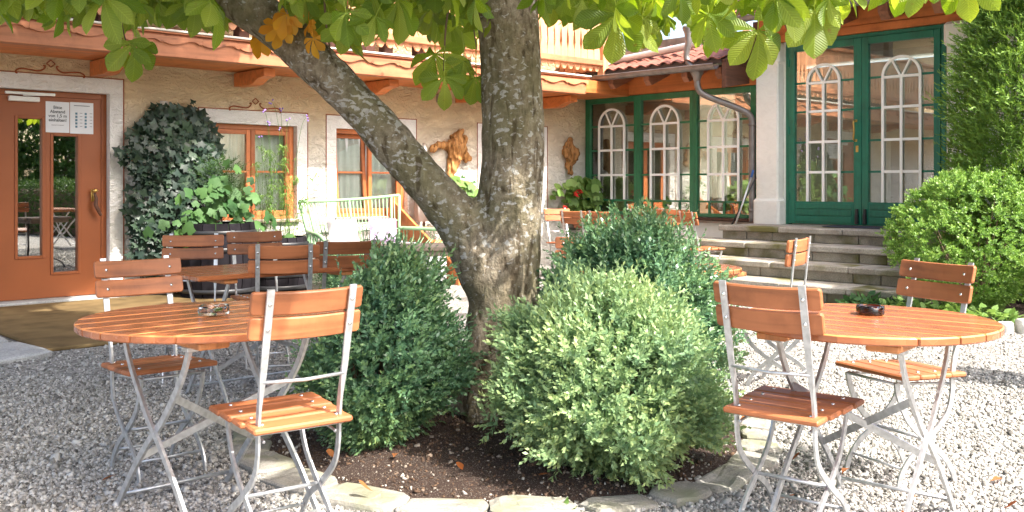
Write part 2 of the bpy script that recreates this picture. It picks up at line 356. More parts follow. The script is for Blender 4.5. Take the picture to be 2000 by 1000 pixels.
def veins(m):
    nt = m.node_tree; p = nt.nodes['Principled BSDF']
    af = N(nt, 'ShaderNodeAttribute'); af.attribute_name = 'vein_f'; ax_ = N(nt, 'ShaderNodeAttribute'); ax_.attribute_name = 'vein_x'
    k = N(nt, 'ShaderNodeMath', operation='MULTIPLY_ADD'); k.inputs[1].default_value = -0.85
    nt.links.new(ax_.outputs['Fac'], k.inputs[0]); nt.links.new(af.outputs['Fac'], k.inputs[2])
    k2 = N(nt, 'ShaderNodeMath', operation='MULTIPLY'); k2.inputs[1].default_value = 520.0; nt.links.new(k.outputs[0], k2.inputs[0])
    sn = N(nt, 'ShaderNodeMath', operation='SINE'); nt.links.new(k2.outputs[0], sn.inputs[0])
    bump(nt, p, sn.outputs[0], 0.5, 0.004)
    li = ramp(nt, sn.outputs[0], [(0.80, (1, 1, 1)), (0.99, (1.45, 1.4, 1.5))])
    mid = ramp(nt, ax_.outputs['Fac'], [(0.0, (1.7, 1.55, 1.6)), (0.0035, (1, 1, 1))])
    for col_in in (p.inputs['Base Color'],):
        src = col_in.links[0].from_socket
        m1 = N(nt, 'ShaderNodeMixRGB', blend_type='MULTIPLY'); m1.inputs[0].default_value = 1; nt.links.new(src, m1.inputs[1]); nt.links.new(li.outputs[0], m1.inputs[2])
        m2 = N(nt, 'ShaderNodeMixRGB', blend_type='MULTIPLY'); m2.inputs[0].default_value = 1; nt.links.new(m1.outputs[0], m2.inputs[1]); nt.links.new(mid.outputs[0], m2.inputs[2])
        # brown blight spots
        mpS, _ = coords(nt, (26,)*3, True); vS = N(nt, 'ShaderNodeTexNoise'); vS.inputs['Scale'].default_value = 1.0; vS.inputs['Detail'].default_value = 3
        nt.links.new(mpS.outputs[0], vS.inputs['Vector'])
        kS = ramp(nt, vS.outputs[0], [(0.70, (0, 0, 0)), (0.74, (1, 1, 1))])
        m3 = N(nt, 'ShaderNodeMixRGB'); nt.links.new(kS.outputs[0], m3.inputs[0]); nt.links.new(m2.outputs[0], m3.inputs[1]); m3.inputs[2].default_value = (0.22, 0.11, 0.03, 1)
        nt.links.new(m3.outputs[0], col_in)
    return m
M['chestnut_yellow'] = foliage('chestnut_leaf_autumn', [(0.1, (0.42, 0.17, 0.02)), (0.9, (0.62, 0.36, 0.05))], 0.4, 0.5, 0.3)
M['ivy'] = foliage('ivy_leaf', [(0.1, (0.010, 0.022, 0.016)), (0.55, (0.022, 0.044, 0.028)), (0.85, (0.045, 0.08, 0.042))], 0.08, 0.42, 0.35)
M['vine'] = foliage('vine_leaf', [(0.1, (0.03, 0.09, 0.03)), (0.9, (0.10, 0.20, 0.06))], 0.3, 0.55, 0.25)
M['herb'] = foliage('herb_leaf', [(0.1, (0.07, 0.15, 0.03)), (0.9, (0.22, 0.34, 0.10))], 0.3, 0.5, 0.3)
M['dry_leaf'] = foliage('dry_leaf', [(0.1, (0.20, 0.065, 0.025)), (0.9, (0.40, 0.17, 0.06))], 0.25, 0.7, 0.2)
M['hedge_leaf'] = foliage('hedge_leaf', [(0.1, (0.02, 0.06, 0.012)), (0.9, (0.09, 0.17, 0.035))], 0.2, 0.5, 0.3)
def clear_glass(name, col):
    m, nt, p = mat_new(name)
    p.inputs['Base Color'].default_value = (*col, 1); p.inputs['Roughness'].default_value = 0.03
    p.inputs['Transmission Weight'].default_value = 1.0; p.inputs['IOR'].default_value = 1.5
    return m
M['ash_clear'] = clear_glass('clear_glass', (0.93, 0.97, 0.93))
M['ash_amber'] = clear_glass('smoked_glass', (0.10, 0.035, 0.02))

# ---------------------------------------------------------------- mesh helpers
def link(name, me, mat=None, parent=None, loc=None, rot=None):
    o = bpy.data.objects.new(name, me); COL.objects.link(o)
    if mat is not None and len(me.materials) == 0: me.materials.append(mat)
    if parent is not None: o.parent = parent
    if loc is not None: o.location = loc
    if rot is not None: o.rotation_euler = rot
    return o
def thing(name, label, cat, loc=(0, 0, 0), rz=0.0, group=None):
    o = bpy.data.objects.new(name, None); COL.objects.link(o)
    o.empty_display_size = 0.1
    o.location = loc; o.rotation_euler = (0, 0, rz)
    o['label'] = label; o['category'] = cat
    if group: o['group'] = group
    return o
def tag(o, label, cat, group=None):
    o['label'] = label; o['category'] = cat
    if group: o['group'] = group
    return o
def struct(o, kind='structure'):
    o['kind'] = kind; return o
def cr(pts, n=6):
    P = [Vector(p) for p in pts]; out = []
    for i in range(len(P)-1):
        p0 = P[max(0, i-1)]; p1 = P[i]; p2 = P[i+1]; p3 = P[min(len(P)-1, i+2)]
        for k in range(n):
            t = k/n
            out.append(0.5*((2*p1)+(p2-p0)*t+(2*p0-5*p1+4*p2-p3)*t*t+(3*p1-p0-3*p2+p3)*t*t*t))
    out.append(P[-1]); return out
def lerp_list(vals, m):
    x = np.linspace(0, len(vals)-1, m); return np.interp(x, range(len(vals)), vals)
class B:
    def __init__(s): s.v = []; s.f = []
    def add(s, vs, fs):
        k = len(s.v); s.v += [tuple(p) for p in vs]; s.f += [tuple(i+k for i in q) for q in fs]; return s
    def box(s, x0, x1, y0, y1, z0, z1, b=0.0):
        if x1 < x0: x0, x1 = x1, x0
        if y1 < y0: y0, y1 = y1, y0
        if z1 < z0: z0, z1 = z1, z0
        if b <= 0:
            vs = [(x, y, z) for x in (x0, x1) for y in (y0, y1) for z in (z0, z1)]
            return s.add(vs, [(0, 1, 3, 2), (4, 6, 7, 5), (0, 4, 5, 1), (2, 3, 7, 6), (0, 2, 6, 4), (1, 5, 7, 3)])
        b = min(b, (x1-x0)*.45, (y1-y0)*.45, (z1-z0)*.45)
        bm = bmesh.new(); bmesh.ops.create_cube(bm, size=1)
        for q in bm.verts:
            q.co.x = x0 if q.co.x < 0 else x1; q.co.y = y0 if q.co.y < 0 else y1; q.co.z = z0 if q.co.z < 0 else z1
        bmesh.ops.bevel(bm, geom=list(bm.edges), offset=b, segments=1, affect='EDGES')
        bm.verts.index_update()
        s.add([tuple(q.co) for q in bm.verts], [[q.index for q in f.verts] for f in bm.faces]); bm.free(); return s
    def prism(s, poly, axis, a0, a1, b=0.0):
        # poly: ccw 2-D outline; axis: extrusion axis; a0 < a1
        n = len(poly)
        def P(p, a):
            if axis == 2: return (p[0], p[1], a)
            if axis == 1: return (p[0], a, p[1])
            return (a, p[0], p[1])
        if b > 0:
            ins = []
            for i in range(n):
                p0 = Vector(poly[i-1]); p1 = Vector(poly[i]); p2 = Vector(poly[(i+1) % n])
                e1 = (p1-p0); e2 = (p2-p1)
                if e1.length < 1e-9 or e2.length < 1e-9: ins.append(tuple(p1)); continue
                n1 = Vector((-e1.y, e1.x)).normalized(); n2 = Vector((-e2.y, e2.x)).normalized()
                nn = (n1+n2); nn = nn.normalized() if nn.length > 1e-6 else n1
                ins.append(tuple(p1+nn*(b/max(0.5, nn.dot(n1)))))
            rings = [[P(p, a0) for p in ins], [P(p, a0+b) for p in poly], [P(p, a1-b) for p in poly], [P(p, a1) for p in ins]]
        else:
            rings = [[P(p, a0) for p in poly], [P(p, a1) for p in poly]]
        vs = [q for r_ in rings for q in r_]; fs = [tuple(range(n))[::-1]]
        for k in range(len(rings)-1):
            for i in range(n):
                j = (i+1) % n; fs.append((k*n+i, k*n+j, (k+1)*n+j, (k+1)*n+i))
        fs.append(tuple((len(rings)-1)*n+i for i in range(n)))
        if axis == 1: fs = [f[::-1] for f in fs]
        return s.add(vs, fs)
    def tube(s, path, r, n=8, cap=True, flat=None):
        P = [Vector(p) for p in path]; m = len(P)
        rr = [r]*m if not hasattr(r, '__len__') else list(lerp_list(r, m))
        vs = []; up = None
        for i in range(m):
            t = (P[min(i+1, m-1)]-P[max(i-1, 0)])
            t = t.normalized() if t.length > 0 else Vector((0, 0, 1))
            if up is None:
                a = Vector((0, 0, 1)) if abs(t.z) < 0.9 else Vector((1, 0, 0))
                up = (a-t*a.dot(t)).normalized()
            else:
                up = (up-t*up.dot(t)).normalized()
            sd = t.cross(up)
            for k in range(n):
                a = 2*math.pi*k/n
                vs.append(P[i]+(up*math.cos(a)+sd*math.sin(a))*rr[i])
        fs = []
        for i in range(m-1):
            for k in range(n):
                j = (k+1) % n; fs.append((i*n+k, i*n+j, (i+1)*n+j, (i+1)*n+k))
        if cap:
            fs.append(tuple(range(n))[::-1]); fs.append(tuple((m-1)*n+k for k in range(n)))
        return s.add(vs, fs)
    def bar(s, path, ax, wa, wb):
        # flat bar: ax = constant side axis, wa half width along ax, wb half width across; both may be lists
        P = [Vector(p) for p in path]; m = len(P); ax = Vector(ax).normalized()
        A = [wa]*m if not hasattr(wa, '__len__') else list(lerp_list(wa, m))
        Bq = [wb]*m if not hasattr(wb, '__len__') else list(lerp_list(wb, m))
        vs = []
        for i in range(m):
            t = (P[min(i+1, m-1)]-P[max(i-1, 0)]).normalized(); nn = t.cross(ax).normalized()
            for sa, sb in ((1, 1), (-1, 1), (-1, -1), (1, -1)): vs.append(P[i]+ax*A[i]*sa+nn*Bq[i]*sb)
        fs = []
        for i in range(m-1):
            for k in range(4):
                j = (k+1) % 4; fs.append((i*4+k, i*4+j, (i+1)*4+j, (i+1)*4+k))
        fs.append((3, 2, 1, 0)); fs.append(tuple((m-1)*4+k for k in range(4)))
        return s.add(vs, fs)
    def lathe(s, prof, n=20, c=(0, 0, 0)):
        vs = []; m = len(prof)
        for r_, z in prof:
            for k in range(n):
                a = 2*math.pi*k/n; vs.append((c[0]+r_*math.cos(a), c[1]+r_*math.sin(a), c[2]+z))
        fs = []
        for i in range(m-1):
            for k in range(n):
                j = (k+1) % n; fs.append((i*n+k, i*n+j, (i+1)*n+j, (i+1)*n+k))
        fs.append(tuple(range(n))[::-1]); fs.append(tuple((m-1)*n+k for k in range(n)))
        return s.add(vs, fs)
    def mesh(s, name='mesh', smooth=False):
        me = bpy.data.meshes.new(name); me.from_pydata(s.v, [], s.f); me.update()
        bm = bmesh.new(); bm.from_mesh(me); bmesh.ops.recalc_face_normals(bm, faces=bm.faces); bm.to_mesh(me); bm.free()
        if smooth: me.polygons.foreach_set('use_smooth', [True]*len(me.polygons))
        return me
    def build(s, name, mat, parent=None, smooth=False, loc=None, rot=None):
        return link(name, s.mesh(name, smooth), mat, parent, loc, rot)

def quads(name, V, tint=None, mat=None, parent=None, nv=4, faces=None):
    """V: (n, nv, 3); one n-gon (or given faces) for each group"""
    n = V.shape[0]
    me = bpy.data.meshes.new(name)
    me.vertices.add(n*nv); me.vertices.foreach_set('co', V.reshape(-1).astype(np.float32))
    if faces is None: faces = [list(range(nv))]
    lens = [len(f) for f in faces]; flat = np.array([i for f in faces for i in f], dtype=np.int32)
    L_ = len(flat)
    idx = (flat[None, :]+(np.arange(n)*nv)[:, None]).reshape(-1).astype(np.int32)
    me.loops.add(n*L_); me.loops.foreach_set('vertex_index', idx)
    st = np.concatenate([[0], np.cumsum(lens)[:-1]])
    starts = (st[None, :]+(np.arange(n)*L_)[:, None]).reshape(-1).astype(np.int32)
    me.polygons.add(n*len(faces)); me.polygons.foreach_set('loop_start', starts)
    try: me.polygons.foreach_set('loop_total', np.tile(np.array(lens, dtype=np.int32), n))
    except Exception: pass
    if tint is not None:
        a = me.attributes.new('tint', 'FLOAT', 'POINT'); a.data.foreach_set('value', np.repeat(tint, nv).astype(np.float32))
    me.update(calc_edges=True)
    me.validate()
    return link(name, me, mat, parent)
def unit(a): return a/np.maximum(1e-9, np.linalg.norm(a, axis=-1, keepdims=True))
def sprigs(P, D, nl, length, ll, lw, rng, spread=0.75, droop=0.0):
    """leafy shoots: returns quads (n*nl,4,3) and tint"""
    n = len(P); D = unit(D)
    ref = np.where(np.abs(D[:, 2:3]) < 0.9, np.array([[0, 0, 1.]]), np.array([[1., 0, 0]]))
    A = unit(np.cross(D, ref)); Bq = np.cross(D, A)
    Ls = length*(0.7+0.6*rng.random(n))
    out = []; tin = []
    ts = rng.random(n)
    for j in range(nl):
        f = (j+0.5)/nl
        ang = (j % 2)*math.pi+(j//2)*math.pi/2+rng.normal(0, 0.35, n)
        rad = A*np.cos(ang)[:, None]+Bq*np.sin(ang)[:, None]
        base = P+D*(Ls*f)[:, None]
        dirn = unit(D*(0.35+0.6*f)+rad*spread*(1.15-0.5*f)+rng.normal(0, .12, (n, 3))+np.array([0, 0, -droop]))
        wv = unit(np.cross(dirn, D+rng.normal(0, .25, (n, 3))))
        sz = (0.75+0.5*rng.random(n))[:, None]*(1.0-0.25*f)
        nrm = np.cross(dirn, wv)
        tip = base+dirn*ll*sz
        mid = base+dirn*ll*sz*0.5-nrm*ll*0.08
        out.append(np.stack([base, mid+wv*lw*sz*0.5, tip, mid-wv*lw*sz*0.5], axis=1))
        tin.append(np.clip(0.25*ts+0.45*f+0.35*rng.random(n), 0, 1))
    return np.concatenate(out), np.concatenate(tin)
def fib_dirs(n, rng):
    v = rng.normal(size=(n, 3)); return unit(v)

# ================================================================= SETTING
g = B()
g.add([(-70, -60, 0), (70, -60, 0), (70, 90, 0), (-70, 90, 0)], [(0, 1, 2, 3)])
struct(g.build('ground', M['gravel_ground']))
BEDC = (-0.03, 4.85); BEDR = 1.13
sb = B(); rings = [(0.0, 0.055), (0.45, 0.05), (0.8, 0.03), (1.04, 0.012)]
vs = [(BEDC[0], BEDC[1], 0.055)]; fs = []
nseg = 40
for (rr, zz) in rings[1:]:
    for k in range(nseg):
        a = 2*math.pi*k/nseg; q = BEDR*rr
        vs.append((BEDC[0]+q*math.cos(a), BEDC[1]+q*math.sin(a), zz+0.012*noise.noise(Vector((q*math.cos(a)*5, q*math.sin(a)*5, 3)))))
for k in range(nseg): fs.append((0, 1+k, 1+(k+1) % nseg))
for r_ in range(len(rings)-2):
    for k in range(nseg):
        j = (k+1) % nseg; fs.append((1+r_*nseg+k, 1+(r_+1)*nseg+k, 1+(r_+1)*nseg+j, 1+r_*nseg+j))
sb.add(vs, fs); struct(sb.build('bed_soil', M['soil'], smooth=True))
# soil bed at the foot of the right hand bushes
rb = B(); pts = [(3.62, 9.35), (4.02, 8.18), (5.5, 6.9), (7.5, 6.5), (8.0, 9.0), (6.0, 10.6), (4.4, 10.2)]
rb.add([(x, y, 0.02) for x, y in pts], [tuple(range(len(pts)))]); struct(rb.build('border_soil', M['soil']))

# gravel: crushed stone, each a small angular lump
def rubble(name, P, size, tint, mat, rng, flat=0.65):
    n = len(P)
    cube = np.array([(x, y, z) for x in (-1, 1) for y in (-1, 1) for z in (-1, 1)], float)*0.5
    V = np.repeat(cube[None], n, 0)*(0.6+0.55*rng.random((n, 8, 3)))
    V = V*size[:, None, None]*np.array([1, 0.8, flat])[None, None]
    q = unit(rng.normal(size=(n, 4)))
    w_, x, y, z = q.T
    Rm = np.stack([np.stack([1-2*(y*y+z*z), 2*(x*y-z*w_), 2*(x*z+y*w_)], -1), np.stack([2*(x*y+z*w_), 1-2*(x*x+z*z), 2*(y*z-x*w_)], -1), np.stack([2*(x*z-y*w_), 2*(y*z+x*w_), 1-2*(x*x+y*y)], -1)], 1)
    V = np.einsum('nij,nkj->nki', Rm, V)+P[:, None, :]
    F = [(0, 1, 3, 2), (4, 6, 7, 5), (0, 4, 5, 1), (2, 3, 7, 6), (0, 2, 6, 4), (1, 5, 7, 3)]
    return quads(name, V, tint, mat, None, 8, F)
def gravel():
    rng = np.random.default_rng(3)
    out = []
    for (y0, y1, dens) in ((3.2, 4.6, 9300), (4.6, 6.2, 5200), (6.2, 8.6, 1100)):
        hw = y1*0.56+0.25; n = int(dens*(y1-y0)*hw*2)
        X = rng.uniform(-hw, hw, n); Y = rng.uniform(y0, y1, n)
        k = np.abs(X) < Y*0.545+0.2
        out.append(np.stack([X[k], Y[k]], 1))
    P2 = np.concatenate(out)
    dd = np.hypot(P2[:, 0]-BEDC[0], P2[:, 1]-BEDC[1])
    P2 = P2[dd > BEDR-0.02]
    # keep the door mat and slabs clear
    s = (P2[:, 0]-CX)*U2[0]+(P2[:, 1]-CY)*U2[1]; d = -((P2[:, 0]-CX)*W2[0]+(P2[:, 1]-CY)*W2[1])
    k = ~((s > -9.02) & (s < -6.4) & (d > -3.0)); P2 = P2[k]
    n = len(P2)
    size = rng.lognormal(math.log(0.0106), 0.36, n)
    P = np.concatenate([P2, (size*0.22*(0.3+rng.random(n)))[:, None]], 1)
    o = rubble('gravel', P, size, rng.random(n), M['pebble'], rng)
    struct(o, 'stuff'); o['label'] = 'pale crushed gravel covering the courtyard'
    # bark, chips and stray gravel on the bed
    n = 5200; a = rng.uniform(0, 2*math.pi, n); rr = BEDR*1.0*np.sqrt(rng.random(n))
    size = rng.lognormal(math.log(0.010), 0.4, n)
    zz = np.interp(rr/BEDR, [0, .45, .8, 1.04], [.055, .05, .03, .012])+0.002
    t = np.clip(rng.random(n)*0.75+0.35*(rr/BEDR)**4*rng.random(n), 0, 1)
    P = np.stack([BEDC[0]+rr*np.cos(a), BEDC[1]+rr*np.sin(a), zz], 1)
    o = rubble('soil_chips', P, size, t, M['chips'], rng, 0.4); struct(o, 'stuff'); o['label'] = 'bark chips and stray gravel scattered on the dark bed soil'
gravel()

# edging stones round the tree bed
def rough_slab(rng_, lx, ly, h, n=9):
    pts = []
    for k in range(n):
        a = 2*math.pi*k/n+rng_.uniform(-.18, .18)
        c, s_ = math.cos(a), math.sin(a); e = 0.42
        pts.append((lx/2*math.copysign(abs(c)**e, c)*rng_.uniform(.9, 1.06), ly/2*math.copysign(abs(s_)**e, s_)*rng_.uniform(.86, 1.08)))
    b = B(); tilt = rng_.uniform(-.06, .06)
    rings_ = [(0.97, -0.03), (1.0, h*.55), (0.93, h*.9), (0.78, h), (0.4, h*1.03)]
    vs = []; 
    for f, z in rings_:
        for (x, y) in pts:
            vs.append((x*f+rng_.uniform(-.004, .004), y*f+rng_.uniform(-.004, .004), z+tilt*x+rng_.uniform(-.004, .004)))
    fs = []
    for i in range(len(rings_)-1):
        for k in range(n):
            j = (k+1) % n; fs.append((i*n+k, i*n+j, (i+1)*n+j, (i+1)*n+k))
    fs.append(tuple((len(rings_)-1)*n+k for k in range(n)))
    b.add(vs, fs); return b
edging = thing('stone_edging', 'ring of flat pale stones edging the bed round the chestnut tree', 'edging', (BEDC[0], BEDC[1], 0))
a = 0.0; rs = random.Random(5)
while a < 2*math.pi-0.12:
    ln = rs.uniform(0.2, 0.37); da = ln/(BEDR+0.09)
    if a+da > 2*math.pi: ln = (2*math.pi-a)*(BEDR+0.09); da = 2*math.pi-a
    am = a+da/2; rr = BEDR+0.085+rs.uniform(-.02, .025)
    rough_slab(rs, ln*0.98, rs.uniform(.16, .23), rs.uniform(.022, .038), 11).build('stone', M['edge_stone'], edging, False, (rr*math.cos(am), rr*math.sin(am), 0), (0, 0, am+math.pi/2+rs.uniform(-.08, .08)))
    a += da
# rocks along the right border
rks = random.Random(9)
for i, (x, y, sz, lab) in enumerate([(4.02, 8.02, .12, 'small rounded pale rock at the border edge, right of the round table'), (4.17, 8.0, .15, 'larger upright white rock at the far right border edge'), (4.32, 7.85, .11, 'low pale rock half cut off at the right border edge')]):
    rk = rough_slab(rks, sz*1.1, sz*.8, sz*.75, 8); o = rk.build('rock', M['rock'], None, True, (x, y, 0), (0, 0, rks.uniform(0, 3)))
    tag(o, lab, 'rock', 'rocks along the right border')
# paving slabs and door mat by the brown door
pv = thing('paving_slabs', 'cracked grey stone paving beside the door mat at left edge', 'paving', PL(-9.6, -2.2), ROT_L)
for i, (x, y, lx, ly) in enumerate([(0.25, 0.25, .75, .9), (0.3, -.7, .7, .8), (-.6, 0.3, .8, .8), (-.55, -.6, .8, .8), (0.2, 1.15, .8, .8), (-.6, 1.2, .8, .8)]):
    rough_slab(rs, lx, ly, .03, 10).build('slab', M['slab_stone'], pv, False, (x, y, 0), (0, 0, 0))
mt = B(); mt.box(-8.95, -6.45, -2.98, -0.14, 0.0, 0.028, .008)
mo = mt.build('door_mat', M['mat'], None, False, (CX, CY, 0.0), (0, 0, ROT_L)); tag(mo, 'large brown coir mat lying in front of the brown door', 'mat')
th = B(); th.box(-9.3, -7.2, -0.13, 0.1, 0, 0.05, .01); struct(th.build('door_sill', M['slab_stone'], None, False, (CX, CY, 0), (0, 0, ROT_L)))

# ================================================================= LONG HOUSE (left)
def wall_cols(b, x0, x1, z0, z1, ops, d0, d1):
    xs = sorted(set([x0, x1]+[q for o in ops for q in (o[0], o[1]) if x0 < q < x1]))
    for i in range(len(xs)-1):
        a0, a1 = xs[i], xs[i+1]; m = (a0+a1)/2
        holes = sorted([(o[2], o[3]) for o in ops if o[0] < m < o[1]])
        z = z0
        for h0, h1 in holes:
            if h0 > z: b.box(a0, a1, d0, d1, z, h0)
            z = max(z, h1)
        if z < z1: b.box(a0, a1, d0, d1, z, z1)
    return b
def each(name, boxes, mat, parent):
    for q in boxes: B().box(*q).build(name, mat, parent)
def sub(name, parent, loc=(0, 0, 0), rot=(0, 0, 0)):
    o = bpy.data.objects.new(name, None); COL.objects.link(o); o.parent = parent; o.location = loc; o.rotation_euler = rot; o.empty_display_size = 0.05
    return o
house = thing('guest_house', 'cream plastered house wing with carved wooden balcony along the left', 'house', (CX, CY, 0), ROT_L)
DOOR = (-8.75, -7.36, 0.0, 2.165)
WINS = [(-6.236, -5.12, 0.79, 1.913), (-4.574, -3.46, 0.79, 1.913), (-2.10, -0.99, 0.79, 1.913)]
wall_cols(B(), -13, 0.0, 0, 5.4, [DOOR]+WINS, 0.0, 0.3).build('wall', M['plaster'], house)
ib = B(); ib.box(-12.5, -0.2, 0.75, 0.8, 0, 2.6); ib.box(-12.5, -.2, .3, .75, 2.55, 2.6); ib.box(-12.5, -.2, .3, .75, -.02, .0); ib.build('interior', M['interior_dark'], house)
for i, o in enumerate([DOOR]+WINS):           # smooth white bands round the openings with a fine painted line
    b = B(); wd = 0.135; top = 0.15
    b.box(o[0]-wd, o[0]+.004, -.005, .10, o[2] if i else 0, o[3]+top); b.box(o[1]-.004, o[1]+wd, -.005, .10, o[2] if i else 0, o[3]+top)
    b.box(o[0]+.004, o[1]-.004, -.0055, .10, o[3]-.004, o[3]+top)
    b.build('plaster_band', M['plaster_white'], house)
    p = B(); e = wd+.012
    p.box(o[0]-e, o[0]-e+.009, -.008, .01, o[2] if i else 0, o[3]+top+.012); p.box(o[1]+e-.009, o[1]+e, -.008, .01, o[2] if i else 0, o[3]+top+.012)
    p.box(o[0]-e+.009, o[1]+e-.009, -.0078, .01, o[3]+top+.003, o[3]+top+.012)
    cx = (o[0]+o[1])/2 if i else -7.954; zc = o[3]+top+.075; q = .042
    dm = [(cx, zc+.04-q*.85), (cx+q, zc+.04), (cx, zc+.04+q*.85), (cx-q, zc+.04), (cx, zc+.04-q*.85)]
    for k in range(4): p.tube([(dm[k][0], -.006, dm[k][1]), (dm[k+1][0], -.006, dm[k+1][1])], .0055, 6)
    for sg in (-1, 1):
        pth = [(cx+sg*.075, zc+.015), (cx+sg*.055, zc+.012), (cx+sg*.07, zc-.02), (cx+sg*.12, zc-.043), (cx+sg*.2, zc-.035), (cx+sg*.28, zc-.03), (cx+sg*.325, zc-.05), (cx+sg*.33, zc-.075), (cx+sg*.315, zc-.075)]
        p.tube(cr([(x, -.006, z) for x, z in pth], 5), .0075, 6)
    p.build('painted_ornament', M['paint_red'], house)
def pleats(x0, x1, z0, z1, d, amp, n, seed, narrow=0.0):
    rg = random.Random(seed); b = B(); vs = []; cols = n*6; ph = rg.random()*6
    for r_ in range(2):
        for k in range(cols+1):
            f = k/cols; x = x0+(x1-x0)*f
            vs.append((x, d+amp*math.sin(f*n*6.283+ph)+amp*.5*math.sin(f*n*3.9+1), z0 if r_ == 0 else z1))
    fs = [(k, k+1, cols+2+k, cols+1+k) for k in range(cols)]
    return b.add(vs, fs)
def casement_window(o, seed, tilt=0):
    x0, x1, z0, z1 = o; x0 += .004; x1 -= .0045; z1 -= .0045
    w = sub('window', house); fw = .06
    each('frame', [(x0, x0+fw, .075, .15, z0, z1, .004), (x1-fw, x1, .075, .15, z0, z1, .004)], M['win_wood'], w)
    each('frame', [(x0+fw, x1-fw, .0752, .15, z1-fw, z1-.001, .004), (x0+fw, x1-fw, .0752, .15, z0+.001, z0+.05, .004)], M['win_wood_h'], w)
    xm = (x0+x1)/2; c = .055; zmid = 1.357
    for k, (a0, a1) in enumerate(((x0+fw, xm-.012), (xm-.012, x1-fw))):
        off = .004 if k == 0 else -.004
        d0, d1 = .085+off, .135+off
        oo = [B().box(*q).build('casement_stile', M['win_wood'], w) for q in ((a0, a0+c, d0, d1, z0+.05, z1-fw, .005), (a1-c, a1, d0, d1, z0+.05, z1-fw, .005))]
        oo += [B().box(*q).build('casement_rail', M['win_wood_h'], w) for q in ((a0+c, a1-c, d0+.0006, d1, z1-fw-c, z1-fw, .005), (a0+c, a1-c, d0+.0006, d1, z0+.05, z0+.05+c, .005), (a0+c, a1-c, d0+.001, d1-.01, zmid-.012, zmid+.012, .003))]
        for (p0, p1) in ((z0+.05+c, zmid-.012), (zmid+.012, z1-fw-c)):
            ob = B(); ob.box(a0+c, a1-c, d0+.02, d0+.024, p0, p1); oo.append(ob.build('pane', M['glass_left'], w))
        if k == 0 and tilt:
            for q in oo:
                piv = Vector((0, d1, z0+.05)); rot = Matrix.Rotation(tilt, 4, 'X')
                q.matrix_local = Matrix.Translation(piv) @ rot @ Matrix.Translation(-piv)
    ob = B(); ob.box(x0-.02, x1+.03, -.045, .07, z0-.036, z0-.004, .006); ob.build('sill', M['old_wood'], w)
    pleats(x0+.02, xm-.03, z0+.02, z1-.05, .20, .014, 5, seed).build('curtain', M['curtain'], w, True)
    pleats(xm+.02, x1-.02, z0+.02, z1-.05, .20, .014, 5, seed+1).build('curtain', M['curtain'], w, True)
for i, o in enumerate(WINS): casement_window(o, 20+i, R(-5) if i == 1 else 0)
# brown entrance door
dr = sub('door', house)
dr['label'] = 'reddish brown door with two staggered glass strips'
b = B(); b.box(-8.746, -8.69, .08, .16, 0.05, 2.16, .004); b.box(-7.42, -7.364, .08, .16, 0.05, 2.16, .004); b.box(-8.69, -7.42, .081, .16, 2.10, 2.159, .004); b.build('frame', M['door_brown'], dr)
SL = [(-8.239, -8.008, .487, 1.87), (-7.90, -7.657, .311, 1.704)]
wall_cols(B(), -8.688, -7.422, .055, 2.098, SL, .092, .15).build('leaf', M['door_brown'], dr)
for (a0, a1, z0, z1) in SL:
    b = B(); m_ = .028
    b.box(a0-m_, a0, .08, .12, z0-m_, z1+m_, .004); b.box(a1, a1+m_, .08, .12, z0-m_, z1+m_, .004); b.box(a0, a1, .0803, .12, z0-m_, z0, .004); b.box(a0, a1, .0803, .12, z1, z1+m_, .004)
    b.build('moulding', M['door_brown'], dr)
    b = B(); b.box(a0, a1, .125, .131, z0, z1); b.build('pane', M['glass_dark'], dr)
b = B(); b.box(-8.36, -7.89, .055, .085, 2.108, 2.135, .004); b.box(-8.33, -8.04, .045, .092, 2.04, 2.09, .006); b.tube([(-8.2, .05, 2.1), (-7.95, .062, 2.113)], .006, 6); b.build('door_closer', M['metal_white'], dr)
b = B(); b.lathe([(.0, -.012), (.03, -.01), (.034, .004), (.024, .02), (.0, .024)], 14, (-7.505, .03, 1.14)); b.tube([(-7.505, .092, 1.13), (-7.505, .03, 1.135)], .012, 8); b.box(-7.525, -7.488, .083, .092, 1.03, 1.16, .003); b.build('handle', M['brass'], dr, True)
b = B(); b.tube(cr([(-7.505, .05, 1.12), (-7.49, .03, 1.06), (-7.5, .02, 1.0), (-7.47, .02, .93), (-7.44, .03, .885)], 5), [.012, .018, .022, .02, .016], 8); b.build('handle_grip', M['dark_wood'], dr, True)
# two paper notices on the door
def notice(label, x0, x1, z0, z1):
    t = thing('paper_notice', label, 'notice', PL((x0+x1)/2, .088, (z0+z1)/2), ROT_L, 'paper notices on the brown door')
    w = (x1-x0)/2; h = (z1-z0)/2
    pb = B(); pb.add([(-w, 0, -h), (w, 0, -h), (w, 0, h), (-w, 0, h), (-w, .002, -h), (w, .002, -h), (w, .002, h), (-w, .002, h)], [(0, 1, 2, 3), (7, 6, 5, 4), (0, 4, 5, 1), (1, 5, 6, 2), (2, 6, 7, 3), (3, 7, 4, 0)])
    pb.build('sheet', M['paper'], t); return t, w, h
def lettering(text, size, parent, loc, mat, name='lettering'):
    cu = bpy.data.curves.new('text', 'FONT'); cu.body = text; cu.size = size; cu.align_x = 'CENTER'; cu.offset = size*.018
    tmp = bpy.data.objects.new('text', cu); COL.objects.link(tmp)
    dg = bpy.context.evaluated_depsgraph_get(); me = bpy.data.meshes.new_from_object(tmp.evaluated_get(dg))
    bpy.data.objects.remove(tmp, do_unlink=True)
    o = link(name, me, None, parent, loc, (R(90), 0, 0)); me.materials.clear(); me.materials.append(mat); return o
t, w, h = notice('left white paper notice with large lettering taped to the door', -7.974, -7.742, 1.74, 2.055)
